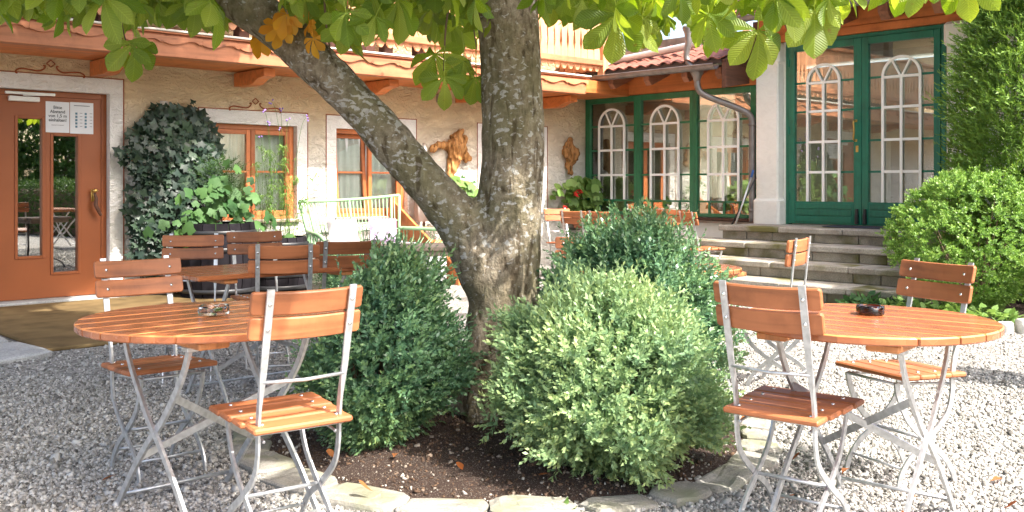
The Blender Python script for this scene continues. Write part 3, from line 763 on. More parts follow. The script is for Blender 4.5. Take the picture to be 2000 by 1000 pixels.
for k, tx in enumerate(('Bitte', 'Abstand', 'von 1,5 m', 'einhalten!')): lettering(tx, .045, t, (0, -.002, .085-.043*k), M['ink'])
lettering('danke für Ihr Verständnis', .012, t, (0, -.002, -.085), M['ink'])
t, w, h = notice('right white paper notice with small pictograms taped to the door', -7.735, -7.50, 1.735, 2.06)
b = B(); b.box(-.08, .08, -.0025, -.0012, .125, .131)
for rw in range(5):
    for cl in (-1, 1):
        b.box(cl*.05+.03, cl*.05+.055, -.0025, -.0012, .045-rw*.034+.004, .045-rw*.034+.008)
b.build('text_lines', M['ink'], t)
for rw in range(5):
    for cl in (-1, 1):
        pb = B(); x = cl*.047-.008; z = .045-rw*.034; pb.box(x-.011, x+.011, -.003, -.0012, z-.010, z+.012, .001); pb.build('pictogram', M['ink_blue'], t)
# brackets, beam and balcony
def bracket(s):
    prof = [(0.0, 2.33), (0.0, 2.4855), (-.70, 2.4855), (-.70, 2.40), (-.56, 2.385), (-.50, 2.36), (-.44, 2.335), (-.36, 2.325)]
    b = B(); b.prism(prof, 0, s-.07, s+.07, .004); b.build('bracket', M['beam_wood'], house)
for s in (-9.2, -7.50, -5.88, -4.19, -2.58, -1.0): bracket(s)
balc = sub('balcony', house); balc['label'] = 'wooden balcony with scalloped trim and cut out boards'
b = B(); b.box(-12.6, -.98, -.92, -.78, 2.487, 2.715, .006); b.build('beam', M['balc_wood'], balc)
b = B(); b.box(-.98, -.02, -.90, -.05, 2.52, 2.70, .004); b.build('beam', M['beam_wood'], balc)
for k in range(24):
    s0 = -12.6+k*.49; s1 = min(s0+.486, -.978)
    if s1 <= s0: break
    b = B(); b.box(s0, s1, -.779, -.006, 2.496, 2.53); b.build('soffit_board', M['beam_wood'], balc)
def trim(s0, s1):
    n = 26; L_ = s1-s0; low = []
    for k in range(n+1):
        f = k/n; g_ = (f*2) % 1.0
        z = 2.632-.022*math.sin(g_*2*math.pi)
        if g_ > .86: z = 2.632+.012-(g_-.86)*.25
        low.append((s0+L_*f, z))
    poly = low+[(s1, 2.69), (s0, 2.69)]
    bb = B(); bb.prism(poly, 1, -.945, -.9215); bb.build('scalloped_trim', M['balc_wood'], balc)
s = -12.6
while s < -1.0:
    trim(s, min(s+.83, -.96)); s += .832
b = B(); b.box(-12.6, -.94, -.955, -.80, 2.716, 2.733, .003); b.build('drip_board', M['balc_wood'], balc)
b = B(); b.box(-12.6, -.92, -.972, -.75, 2.735, 2.756, .004); b.build('flashing', M['flash'], balc)
b = B(); b.box(-12.6, -.5, -.74, 0, 2.70, 2.74); b.build('floor', M['balc_wood'], balc)
bw = .136
bd = [(-bw/2+.004, 2.93), (-.018, 2.868), (.018, 2.868), (bw/2-.004, 2.93), (bw/2-.003, 3.10), (bw/2-.006, 3.125), (bw/2-.003, 3.135), (bw/2-.026, 3.24), (bw/2-.016, 3.36), (bw/2-.003, 3.44), (bw/2-.003, 3.78),
      (-bw/2+.003, 3.78), (-bw/2+.003, 3.44), (-bw/2+.016, 3.36), (-bw/2+.026, 3.24), (-bw/2+.003, 3.135), (-bw/2+.006, 3.125), (-bw/2+.003, 3.10)]
bdm = B(); bdm.prism([(x*1.0, z-.03) for x, z in bd], 1, -.012, .012); bdm = bdm.mesh('baluster_board'); bdm.materials.append(M['balc_wood_v'])
s = -.70
while s > -12.4:
    link('baluster_board', bdm, None, balc, (s, -.86, 0)); s -= bw
each('rail', [(-12.5, -.62, -.925, -.873, 2.925, 3.005, .005), (-12.5, -.62, -.96, -.80, 3.76, 3.82, .008)], M['balc_wood'], balc)
each('post', [(-.615, -.50, -.92, -.80, 2.77, 3.80, .006), (-.615, -.50, -.12, -.02, 2.77, 3.8, .006)], M['balc_wood_v'], balc)
b = B(); b.box(-.60, -.52, -.79, -.13, 2.86, 3.72, .004); b.build('side_panel', M['balc_wood_v'], balc)
for s in (-8.6, -6.3, -4.4, -3.9, -2.4):
    b = B(); b.box(s, s+.13, -.79, -.66, 2.741, 5.0, .008); b.build('balcony_post', M['dark_wood_v'], balc)
for (s0, s1) in ((-10.2, -7.1), (-5.2, -4.0)):
    n = int((s1-s0)/.15)
    for k in range(n):
        b = B(); b.box(s0+k*.15, s0+k*.15+.146, -.03, -.001, 2.742, 5.2, .004); b.build('cladding_board', M['dark_wood_v'], house)
b = B(); b.add([(-13.3, -1.3, 5.05), (0.2, -1.3, 5.05), (0.2, 4, 6.6), (-13.3, 4, 6.6), (-13.3, -1.3, 5.2), (.2, -1.3, 5.2), (.2, 4, 6.75), (-13.3, 4, 6.75)], [(3, 2, 1, 0), (4, 5, 6, 7), (0, 1, 5, 4), (1, 2, 6, 5), (2, 3, 7, 6), (3, 0, 4, 7)]); b.build('roof', M['tile'], house)
# small fittings on the wall
b = B(); b.box(-.035, .035, -.02, 0, -.03, .03, .006); b.lathe([(.0, -.045), (.028, -.04), (.034, -.01), (.03, .02), (.0, .03)], 14, (0.01, -.045, 0)); o = b.build('motion_sensor', M['metal_white'], None, True, PL(-6.79, 0, 2.09), (0, 0, ROT_L)); tag(o, 'small cream motion sensor on the wall above the ivy', 'sensor')
b = B(); b.box(-.05, .05, -.06, 0, -.055, .055, .006); o = b.build('junction_box', M['old_wood'], None, False, PL(-2.93, 0, 2.37), (0, 0, ROT_L)); tag(o, 'small grey box on the plaster above the left driftwood', 'box')

# ================================================================= ENTRANCE WING (right)
wing = thing('entrance_wing', 'entrance wing with green glazed veranda windows and double door', 'house', (CX, CY, 0), ROT_R)
WV = (0.02, 3.12, .745, 2.53); DV = (3.545, 5.615, .69, 3.05)
wall_cols(B(), 0.0, 9.5, 0, 3.05, [(WV[0], 3.5, WV[2], 3.05), DV], 0.0, 0.16).build('wall', M['pillar_white'], wing)
b = B()   # the room behind the glass
b.box(.02, 9.3, .17, 4.0, .60, .66); b.box(.02, 9.3, 4.0, 4.05, .66, 3.2); b.box(9.25, 9.3, .17, 4.0, .66, 3.2); b.box(.02, .06, .301, 4.0, .66, 3.2); b.box(.02, 9.3, .3, 2.7, 3.2, 3.25)
b.build('interior', M['interior'], wing)
B().box(.02, 9.3, 2.7, 4.05, 3.22, 3.23).build('added_skylight', M['glass_left'], wing)  # unseen opening added to let daylight brighten the room behind the panes
b = B(); b.box(4.9, 5.5, 2.2, 2.4, .66, 3.1); b.box(3.3, 4.4, 3.4, 3.9, .66, 1.9); b.box(5.6, 7.5, 1.0, 1.1, .66, 3.0); b.build('interior_joinery', M['interior_dark'], wing)
for (t0, t1) in ((1.75, 2.25),):
    pleats(t0, t1, .67, 2.0, 2.0, .02, 4, int(t0*9)).build('curtain', M['curtain'], wing, True)
def lattice(win, c, hw, zb, zs, zrows, d):
    """white arched lattice with a V in its head"""
    b = B(); w_ = .0155
    for x in (c-hw, c+hw): b.box(x-w_, x+w_, d-.02, d, zb, zs)
    b.box(c-w_, c+w_, d-.0195, d-.0005, zb, zs-.02)
    for z in zrows: b.box(c-hw+w_, c+hw-w_, d-.019, d-.001, z-w_, z+w_)
    b.bar([(c+hw*math.cos(a), d-.01, zs+hw*math.sin(a)) for a in np.linspace(0, math.pi, 19)], (0, 1, 0), .0098, w_)
    for sg in (-1, 1):
        b.bar([(c+sg*.012, d-.010, zs+.005), (c+sg*hw*.5, d-.010, zs+hw*.86)], (0, 1, 0), .0092, .011)
    return b.build('arched_lattice', M['white_paint'], win)
GW = [(.123, .997, .304, .808), (1.125, 2.017, 1.317, 1.82), (2.141, 3.018, 2.332, 2.825)]
ed = [(.022, 1.061), (1.063, 2.078), (2.08, 3.118)]
rows = [.80, .965, 1.345, 1.72, 2.09, 2.443]
for (g0, g1, a0, a1), (e0, e1) in zip(GW, ed):
    w = sub('window', wing)
    b = B(); b.box(e0, g0, -.03, .05, .75, 2.528, .004); b.box(g1, e1, -.03, .05, .75, 2.528, .004); b.box(g0, g1, -.0295, .05, 2.443, 2.5275, .004); b.box(g0, g1, -.0295, .05, .751, .80, .004); b.build('frame', M['green_win'], w)
    each('muntin', [(g0, g1, -.008, .03, z-.013, z+.013) for z in rows[1:-1]]+[(x-.012, x+.012, -.007, .029, .80, .952) for x in (a0, (a0+a1)/2, a1)], M['green_win'], w)
    for k in range(len(rows)-1):
        pb = B(); pb.box(g0, g1, .008, .012, rows[k]+(.013 if k else 0), rows[k+1]-(.013 if k < len(rows)-2 else 0)); pb.build('pane', M['glass'], w)
    lattice(w, (a0+a1)/2, (a1-a0)/2, .978, 2.09, [2.085, 1.72, 1.345], -.012)
b = B(); b.box(.02, 3.11, -.075, .0, .705, .744, .005); b.build('window_sill', M['dark_wood'], wing)
b = B(); b.box(.02, 3.11, -.055, .0, .672, .704, .005); b.build('window_sill', M['old_wood'], wing)
# double door
dd = sub('double_door', wing); dd['label'] = 'green glazed double door with white arched lattices'
b = B(); b.box(3.546, 3.60, -.02, .06, .691, 3.049, .004); b.box(5.56, 5.614, -.02, .06, .691, 3.049, .004); b.box(3.60, 5.56, -.0195, .06, 3.0, 3.048, .004); b.build('frame', M['green_door'], dd)
for (l0, l1, g0, g1, a0, a1) in ((3.603, 4.596, 3.68, 4.494, 3.861, 4.299), (4.60, 5.557, 4.684, 5.48, 4.863, 5.319)):
    b = B(); b.box(l0, g0, -.035, .02, .705, 2.997, .004); b.box(g1, l1, -.035, .02, .705, 2.997, .004); b.box(g0, g1, -.0345, .02, 2.912, 2.9965, .004); b.box(g0, g1, -.0345, .02, .7055, .99, .004); b.build('leaf', M['green_door'], dd)
    each('panel_board', [(g0+.02, g1-.02, -.043, -.034, .73, .80, .004), (g0+.02, g1-.02, -.043, -.034, .815, .885, .004), (g0+.02, g1-.02, -.043, -.034, .90, .965, .004)], M['green_door'], dd)
    rw = [.99, 1.36, 1.742, 2.13, 2.50, 2.912]
    each('muntin', [(g0, g1, -.008, .018, z-.013, z+.013) for z in rw[1:-1]], M['green_door'], dd)
    for k in range(len(rw)-1):
        pb = B(); pb.box(g0, g1, .0, .004, rw[k]+(.013 if k else 0), rw[k+1]-(.013 if k < len(rw)-2 else 0)); pb.build('pane', M['glass'], dd)
    lattice(dd, (a0+a1)/2, (a1-a0)/2, .99, 2.495, [2.49, 2.13, 1.742, 1.36], -.012)
b = B(); b.tube(cr([(4.52, -.04, 1.985), (4.52, -.085, 1.97), (4.53, -.09, 1.86), (4.52, -.085, 1.76), (4.52, -.04, 1.745)], 4), .011, 8); b.box(4.505, 4.545, -.045, -.034, 1.97, 2.0, .003); b.box(4.505, 4.545, -.045, -.034, 1.73, 1.76, .003); b.box(4.525, 4.56, -.042, -.034, 1.60, 1.68, .003); b.build('door_pull', M['brass'], dd, True)
for x in (4.545, 4.65):
    b = B(); b.box(x-.02, x+.02, -.075, -.035, .72, .84, .006); b.box(x-.016, x+.016, -.065, -.035, .84, .905, .005); b.build('door_stop', M['black'], dd)
for z in (2.72, 1.85, 1.0):
    b = B(); b.tube([(3.602, -.04, z), (3.602, -.04, z+.1)], .011, 8); b.build('hinge', M['green_door'], dd)
# pillars
def pillar(t0, t1):
    b = B(); b.box(t0+.03, t1-.03, -.12, .158, .66, 3.05, .018); b.box(t0, t1, -.15, .159, .655, 1.02, .03); b.box(t0, t1, -.15, .159, 2.77, 3.048, .03)
    b.build('pillar', M['pillar_white'], wing)
pillar(3.125, 3.52); pillar(5.635, 6.03)
# timber above
b = B(); b.box(.02, 3.12, -.025, .15, 2.533, 2.80, .004); b.build('lintel_beam', M['beam_wood'], wing)
b = B(); b.box(3.122, 3.19, -.03, .15, 2.531, 2.78, .004); b.build('beam_end', M['beam_wood'], wing)
b = B(); b.box(3.13, 9.5, -.055, .15, 3.052, 3.148, .005); b.build('lintel_beam', M['beam_wood'], wing)
b = B(); b.box(3.13, 9.5, -.04, .15, 3.152, 3.42, .005); b.build('lintel_beam', M['beam_wood'], wing)
for t_ in (.95, 1.62, 2.28, 2.83):
    pr = [(-.50, 2.665), (-.44, 2.60), (.05, 2.80), (.05, 2.95), (-.50, 2.75)]
    bb = B(); bb.prism(pr[::-1] if False else pr, 0, t_-.05, t_+.05, .004); bb.build('rafter', M['rafter'], wing)
for t_ in (3.9, 4.5, 5.12, 5.74, 6.4):
    pr = [(-.55, 3.19), (-.46, 3.10), (.05, 3.26), (.05, 3.42), (-.55, 3.29)]
    bb = B(); bb.prism(pr, 0, t_-.06, t_+.06, .004); bb.build('rafter', M['rafter'], wing)
b = B(); b.prism([(-.56, 2.47), (.0, 2.56), (.0, 3.12), (-.56, 2.82)], 0, 2.93, 3.0, .004); b.build('verge_board', M['dark_wood'], wing)
b = B(); b.box(2.95, 3.12, -.06, -.026, 2.80, 3.05); b.build('verge_board', M['dark_wood_v'], wing)
def gutter(t0, t1, d, z, r_=.06):
    b = B(); n = 10; vs = []
    for rad in (r_, r_-.006):
        for x in (t0, t1):
            for k in range(n+1):
                a_ = math.pi+math.pi*k/n; vs.append((x, d+rad*math.cos(a_), z+rad*math.sin(a_)))
    m = n+1; fs = []
    for k in range(n):
        fs += [(k, k+1, m+k+1, m+k), (2*m+k, 3*m+k, 3*m+k+1, 2*m+k+1), (k, 2*m+k, 2*m+k+1, k+1), (m+k, m+k+1, 3*m+k+1, 3*m+k)]
    b.add(vs, fs); b.tube([(t0, d-r_, z), (t1, d-r_, z)], .009, 6)
    g_ = b.build('gutter', M['zinc'], wing)
    x = t0+.18
    while x < t1:
        bb = B(); bb.bar([(x, d+(r_+.003)*math.cos(a_), z+(r_+.003)*math.sin(a_)) for a_ in np.linspace(math.pi*.95, 2*math.pi, 9)], (1, 0, 0), .012, .002); bb.build('gutter_clip', M['zinc'], g_); x += .72
    return g_
gutter(.40, 2.90, -.645, 2.775, .068); gutter(3.2, 9.4, -.68, 3.33, .065)
bb = B(); bb.lathe([(.0, -.07), (.062, -.07), (.07, 0), (.062, .01), (0, .01)], 14, (0, 0, 0)); 
b = B(); b.tube(cr([(2.40, -.56, 3.26), (2.40, -.56, 3.12), (2.37, -.56, 3.0), (2.37, -.56, 2.9), (2.44, -.56, 2.80), (2.52, -.56, 2.75)], 6), [.062, .045, .042, .042, .045], 10); b.lathe([(.044, -.02), (.05, .02), (.085, .10), (.085, .13), (.07, .13)], 12, (2.40, -.56, 3.20)); b.build('rain_pipe', M['zinc'], wing, True)
b = B(); b.lathe([(.044, -.02), (.05, .02), (.09, .10), (.10, .14)], 12, (2.53, -.55, 2.60)); b.tube(cr([(2.53, -.55, 2.62), (2.54, -.55, 2.52), (2.57, -.53, 2.44), (2.64, -.47, 2.38), (2.85, -.30, 2.27), (3.02, -.15, 2.17), (3.075, -.09, 2.08), (3.08, -.085, 1.95), (3.08, -.085, 1.4), (3.08, -.085, .70)], 6), .042, 12)
for z in (2.0, .86): b.lathe([(.048, -.014), (.05, 0), (.048, .014)], 12, (3.08, -.085, z))
b.build('rain_pipe', M['zinc'], wing, True)
b = B(); b.tube(cr([(.88, -.5, 2.80), (.72, -.42, 2.87), (.66, -.34, 2.95), (.78, -.25, 3.03), (1.2, -.2, 3.07), (1.75, -.15, 3.115), (2.25, -.12, 3.16)], 6), .052, 12); b.lathe([(.056, -.01), (.058, 0), (.056, .01)], 10, (.72, -.3, 2.99)); b.build('vent_pipe', M['pipe_grey'], wing, True)
# tiled roof over the veranda: each clay tile a piece
rf = sub('roof', wing)
b = B(); b.add([(.1, -.56, 2.80), (3.0, -.56, 2.80), (3.0, 1.2, 3.435), (.1, 1.2, 3.435), (.1, -.56, 2.84), (3.0, -.56, 2.84), (3.0, 1.2, 3.475), (.1, 1.2, 3.475)], [(3, 2, 1, 0), (4, 5, 6, 7), (0, 1, 5, 4), (1, 2, 6, 5), (2, 3, 7, 6), (3, 0, 4, 7)]); b.build('roof_deck', M['dark_wood'], rf)
b = B(); b.box(.42, 2.93, -.575, -.562, 2.79, 2.868, .003); b.build('fascia', M['black'], rf)
sl_ = math.atan2(1.5, 4.16)
tv = B(); pts = []
for k in range(9):
    f = k/8; pts.append((-.105+.21*f, .018*math.sin(f*2*math.pi)+.004))
poly = pts+[(x, z-.014) for x, z in pts[::-1]]
poly = [(x, z) for x, z in poly]
tv.prism(poly, 1, 0.0, .40); tm = tv.mesh('roof_tile'); tm.materials.append(M['tile'])
for r_ in range(5):
    dd_ = -.60+r_*.33
    for k in range(14):
        o = link('roof_tile', tm, None, rf, (.25+k*.2, dd_, 2.86+(dd_+.56)*math.tan(sl_)+.018+rnd.uniform(-.004, .004)), (sl_-R(1.5)+rnd.uniform(-.012, .012), 0, rnd.uniform(-.012, .012)))
b = B(); b.box(.05, 1.9, .62, .75, 3.26, 3.42, .01); b.build('flashing', M['zinc'], rf)
b = B(); b.add([(3.05, -.62, 3.36), (9.6, -.62, 3.36), (9.6, 1.2, 4.02), (3.05, 1.2, 4.02), (3.05, -.62, 3.42), (9.6, -.62, 3.42), (9.6, 1.2, 4.08), (3.05, 1.2, 4.08)], [(3, 2, 1, 0), (4, 5, 6, 7), (0, 1, 5, 4), (1, 2, 6, 5), (2, 3, 7, 6), (3, 0, 4, 7)]); b.build('upper_roof', M['tile'], wing)
b = B(); b.box(3.05, 3.13, -.02, 1.2, 2.8, 3.37); b.build('gable_cheek', M['dark_wood'], wing)

# stone steps in front of the door: every slab and riser block a piece
steps = thing('stone_steps', 'wide worn stone steps with mossy slabs leading to the green door', 'steps', (CX, CY, 0), ROT_R)
lev = [(.69, -.85, 3.08), (.5175, -1.30, 2.72), (.345, -1.75, 2.30), (.1725, -2.20, 1.95)]
srs = random.Random(4)
for i, (z, df, tl) in enumerate(lev):
    tr = 6.35
    core = B(); core.box(tl+.06, tr, df+.16, -.001 if i == 0 else lev[i-1][1]+.165, 0, z-.071); core.build('core', M['riser_stone'], steps)
    x = tl
    while x < tr:
        ln = srs.uniform(.75, 1.25); x1 = min(x+ln, tr)
        db = -.002 if i == 0 else lev[i-1][1]+.15
        b = B(); b.box(x+.003, x1-.003, df+srs.uniform(-.012, .01), db, z-.07, z+srs.uniform(-.003, .003), .012); b.build('tread_slab', M['step_stone'], steps)
        x = x1
    x = tl+.035
    while x < tr:
        ln = srs.uniform(.3, .62); x1 = min(x+ln, tr)
        b = B(); b.box(x+.004, x1-.004, df+.045+srs.uniform(-.008, .006), df+.158, max(0, z-.1725), z-.0715, .006); b.build('riser_block', M['riser_stone'], steps)
        x = x1
b = B(); b.box(-.65, .65, -.2, .2, 0, .012, .003); o = b.build('door_mat', M['mat_black'], None, False, PR(5.0, -.33, .694), (0, 0, ROT_R)); tag(o, 'thin black mat lying on the landing before the green door', 'mat')
# two broom sticks leaning beside the rain pipe
o = B().tube([(0, 0, 0), (.30, .20, .72)], .011, 8).build('broom_stick', M['black'], None, True, PR(2.93, -.42, .575), (0, 0, ROT_R)); tag(o, 'black stick leaning against the rain pipe beside the steps', 'stick')
bs = thing('mop', 'silver mop handle with blue grip leaning beside the green window', 'mop', PR(3.03, -.46, .56), ROT_R)
B().tube([(0, 0, 0), (.14, .22, .74)], .012, 8).build('handle', M['alu'], bs, True); B().tube([(.14, .22, .74), (.155, .245, .83)], .016, 8).build('grip', M['blue_plastic'], bs, True)

# ================================================================= FURNITURE
def back_y(z): return -(z-.44)*.235
def slat_curved(L_, h, th, bow, b=.006, n=8):
    """a board along x, bowed in plan, with rounded edges and corners"""
    bb = B(); vs = []
    sec = [(-th/2+b, -h/2), (th/2-b, -h/2), (th/2, -h/2+b), (th/2, h/2-b), (th/2-b, h/2), (-th/2+b, h/2), (-th/2, h/2-b), (-th/2, -h/2+b)]
    xs = [-1, -.985, -.955]+list(np.linspace(-.85, .85, n))+[.955, .985, 1]
    for x in xs:
        sc = .72 if abs(x) == 1 else (.90 if abs(x) > .98 else 1.0)
        for (y, z) in sec:
            vs.append((x*L_/2, y*(.7 if abs(x) == 1 else 1)+bow*(x*x-.35), z*sc))
    fs = []; m = len(xs)
    for i in range(m-1):
        for k in range(8):
            j = (k+1) % 8; fs.append((i*8+k, i*8+j, (i+1)*8+j, (i+1)*8+k))
    fs.append(tuple(range(8))[::-1]); fs.append(tuple((m-1)*8+k for k in range(8)))
    return bb.add(vs, fs)
def make_chair_meshes():
    parts = []
    bm_ = slat_curved(.43, .074, .018, .022, .004).mesh('back_slat'); bm_.materials.append(M['chair_wood'])
    for z in (.846, .765): parts.append(('back_slat', bm_, (0, back_y(z)+.016, z), (R(13), 0, 0)))
    for k, (y, w_) in enumerate(((-.005, .385), (.088, .405), (.181, .42), (.274, .43))):
        sm = B().box(-w_/2, w_/2, -.043, .043, -.010, .010, .006).mesh('seat_slat'); sm.materials.append(M['chair_wood'])
        parts.append(('seat_slat', sm, (0, y, .444+.012*k/3), (R(2), 0, 0)))
    for sx in (-1, 1):
        x = sx*.158
        up = cr([(x, back_y(.893)-.001, .893), (x, back_y(.72), .72), (x, back_y(.62), .62), (x, -.012, .52), (x, 0, .44), (x, .004, .36), (x, .035, .28), (x, .14, .19), (x, .235, .125), (x, .285, .06), (x, .30, 0)], 4)
        wx = [.0135, .0135, .012, .005, .005, .004, .004, .004, .004, .004, .004]; wy = [.0035, .0035, .004, .012, .012, .012, .012, .012, .012, .012, .011]
        me = B().bar(up, (1, 0, 0), wx, wy).mesh('leg_bar'); me.materials.append(M['galv']); parts.append(('leg_bar', me, (0, 0, 0), (0, 0, 0)))
        xi = sx*.148
        fb = cr([(xi, .30, .43), (xi, .285, .37), (xi, .235, .275), (xi, .14, .19), (xi, .055, .125), (xi, .0, .06), (xi, -.025, 0)], 4)
        me = B().bar(fb, (1, 0, 0), .0048, .012).mesh('leg_bar'); me.materials.append(M['galv']); parts.append(('leg_bar', me, (0, 0, 0), (0, 0, 0)))
    RD = [([(-.158, back_y(.595), .595), (0, back_y(.595)-.006, .59), (.158, back_y(.595), .595)], .006),
          ([(-.16, -.015, .43), (.16, -.015, .43)], .0065), ([(-.15, .14, .19), (.15, .14, .19)], .007),
          ([(-.15, .265, .085), (.15, .265, .085)], .006), ([(-.15, .012, .085), (.15, .012, .085)], .006), ([(-.148, .298, .425), (.148, .298, .425)], .006)]
    for sx in (-1, 1): RD.append((cr([(sx*.14, -.01, .40), (sx*.14, .02, .405), (sx*.14, .18, .418), (sx*.14, .30, .425)], 3), .006))
    for pth, r_ in RD:
        me = B().tube(pth, r_, 6).mesh('rod', True); me.materials.append(M['galv']); parts.append(('rod', me, (0, 0, 0), (0, 0, 0)))
    col = B().tube([(-.022, 0, 0), (.022, 0, 0)], .017, 8).mesh('collar', True); col.materials.append(M['galv'])
    for sx in (-1, 1): parts.append(('collar', col, (sx*.148, -.002, .437), (0, 0, 0)))
    bl = B().lathe([(0, -.004), (.0075, -.002), (.0075, .001), (.004, .004), (0, .005)], 8).mesh('bolt', True); bl.materials.append(M['bolt'])
    for sx in (-1, 1):
        for z in (.846, .765):
            parts.append(('bolt', bl, (sx*.158, back_y(z)+.030, z), (R(-77), 0, 0))); parts.append(('bolt', bl, (sx*.158, back_y(z)-.005, z), (R(103), 0, 0)))
        for y in (-.005, .088, .181, .274): parts.append(('bolt', bl, (sx*.145, y, .456+.012*y/.28), (0, 0, 0)))
    return parts
CHAIR = make_chair_meshes()
def chair(x, y, ang, label, group, tilt=0.0, z=0.0, bolts=True):
    t = thing('folding_chair', label, 'chair', (x, y, z), R(ang), group)
    t.rotation_euler = (R(tilt), 0, R(ang)); t.scale = (.885, 1, 1)
    for nm, me, lo, ro in CHAIR:
        if nm == 'bolt' and not bolts: continue
        link(nm, me, None, t, lo, ro)
    return t
GF = 'wooden slatted folding chairs'
chair(-.69, 3.19, 36, 'sunlit folding chair in left foreground with its back to the viewer', GF)
chair(-1.60, 4.28, 222, 'folding chair behind the left round table, nearest the brown door', GF)
chair(.885, 3.31, -39.5, 'folding chair in right foreground with its back to the viewer', GF)
chair(1.735, 4.13, 115, 'folding chair at the far right side of the right round table', GF)
chair(-2.05, 6.30, 192, 'dark folding chair facing the viewer before the barrel planters, left of its pair', GF)
chair(-1.76, 6.78, 208, 'folding chair facing the viewer below the lavender pot, right of its pair', GF)
chair(-1.26, 5.42, 16, 'left of two folding chairs seen from behind at the rectangular table', GF)
chair(-.975, 5.78, 22, 'folding chair seen from behind in front of the mint bench', GF)
chair(1.74, 5.86, 57, 'folding chair standing before the stone steps, tipped towards the small table', GF, -7)
chair(.45, 6.05, 172, 'dark brown folding chair half hidden behind the box bush, right of the trunk', GF)
chair(.78, 11.95, -38, 'bright folding chair seen from behind below the geranium, left of two', GF, bolts=False)
chair(1.10, 11.75, -32, 'bright folding chair seen from behind below the geranium, right of two', GF, bolts=False)
chair(.62, 12.9, 205, 'dark folding chair under the geranium leaves close to the wall', GF, bolts=False)
chair(1.75, 12.75, 135, 'left of two reddish chairs below the green windows behind the box bush', GF, bolts=False)
chair(2.05, 12.45, 133, 'right of two reddish chairs below the green windows behind the box bush', GF, bolts=False)
chair(2.13, 11.55, -70, 'brown chair seen from the side near the left end of the stone steps', GF, bolts=False)

def round_table(x, y, ang, Rr, label, z=.735, full=True, ns=8):
    t = thing('round_table', label, 'table', (x, y, 0), R(ang), 'round slatted garden tables')
    pitch = 2*Rr/ns
    for k in range(ns):
        y0 = -Rr+k*pitch+.0035; y1 = -Rr+(k+1)*pitch-.0035
        ys = np.linspace(max(y0, -Rr*.985), min(y1, Rr*.985), 7)
        rt = [(math.sqrt(max(0, Rr*Rr-q*q)), q) for q in ys]
        poly = rt+[(-p[0], p[1]) for p in rt[::-1]]
        b = B(); b.prism(poly, 2, z-.028, z, .0048); so_ = b.build('slat', M['table_wood'], t); so_.data.materials.append(M['lit_slat_edge'])
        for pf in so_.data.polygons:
            if .3 < pf.normal.z < .95: pf.material_index = 1  # upper bevels get the painted sunlit tone
    for sy in (-1, 1):
        b = B(); b.box(sy*.19-.055, sy*.19+.055, -Rr*.80, Rr*.80, z-.055, z-.0285, .006); b.build('batten', M['end_wood'], t)
    if not full: 
        b = B(); b.tube([(0, 0, 0), (0, 0, z-.06)], .03, 10); b.lathe([(.22, 0), (.22, .012), (.05, .03), (.03, .06)], 18); b.build('pedestal', M['iron'], t, True); return t
    h = z-.06; k_ = Rr/.48
    for sx in (-1, 1):
        for q, sg in ((0, 1), (1, -1)):
            xx = sx*(.225+.010*q)*k_
            pth = cr([(xx, sg*-.27*k_, h), (xx, sg*-.20*k_, h*.82), (xx, sg*-.05*k_, h*.58), (xx, sg*.045*k_, h*.47), (xx, sg*.20*k_, h*.26), (xx, sg*.36*k_, 0)], 4)
            b = B(); b.bar(pth, (1, 0, 0), .0055, .0125); b.build('leg', M['galv'], t)
    xr = .225*k_
    for yy in (-.335, .335):
        b = B(); b.tube([(-xr, yy*k_, .05), (xr, yy*k_, .05)], .0075, 8); b.build('rod', M['galv'], t, True)
    b = B(); b.bar([(-xr, -.145*k_, .49), (xr, .135*k_, .23)], (0, 1, 0), .0045, .013); b.build('brace', M['galv'], t)
    b = B(); b.bar([(xr, -.135*k_, .49), (-xr, .145*k_, .23)], (0, 1, 0), .0045, .013); b.build('brace', M['galv'], t)
    for sx in (-1, 1):
        for sy in (-1, 1):
            b = B(); b.box(sx*.225*k_-.02, sx*.225*k_+.02, sy*.27*k_-.025, sy*.27*k_+.025, h-.012, h+.006, .003); b.build('hinge_plate', M['galv'], t)
    return t
round_table(-1.085, 3.60, 43, .475, 'round orange slatted table in left foreground carrying the clear ashtray')
round_table(1.265, 3.53, -40, .45, 'round orange slatted table on the right carrying the dark ashtray')
round_table(1.02, 5.72, -45, .31, 'small round slatted table half hidden behind the box bush', ns=6)

def long_table(x, y, ang, lx, ly, label, z=.735, nsl=6):
    t = thing('rectangular_table', label, 'table', (x, y, 0), R(ang), 'rectangular slatted tables')
    p = ly/nsl
    for k in range(nsl):
        b = B(); b.box(-lx/2, lx/2, -ly/2+k*p+.003, -ly/2+(k+1)*p-.003, z-.028, z, .006); b.build('slat', M['table_wood'], t)
    for sx in (-1, 1):
        b = B(); b.box(sx*lx*.32-.04, sx*lx*.32+.04, -ly/2+.04, ly/2-.04, z-.055, z-.0285, .006); b.build('batten', M['end_wood'], t)
        for q, sg in ((0, 1), (1, -1)):
            xx = sx*(lx*.32+.01*q); h = z-.055
            pth = cr([(xx, sg*-.24, h), (xx, sg*-.16, h*.8), (xx, sg*0, h*.5), (xx, sg*.16, h*.22), (xx, sg*.27, 0)], 4)
            b = B(); b.bar(pth, (1, 0, 0), .0055, .0125); b.build('leg', M['galv'], t)
    for yy in (-.26, .26):
        b = B(); b.tube([(-lx*.32, yy, .05), (lx*.32, yy, .05)], .007, 6); b.build('rod', M['galv'], t)
    for sg in (-1, 1):
        b = B(); b.bar([(-lx*.32*sg, .02*sg, .5), (lx*.32*sg, .02*sg, .16)], (0, 1, 0), .0045, .012); b.build('brace', M['galv'], t)
    return t
long_table(-1.42, 5.72, 43, 1.15, .62, 'rectangular slatted table between the left chairs, before the mint bench')
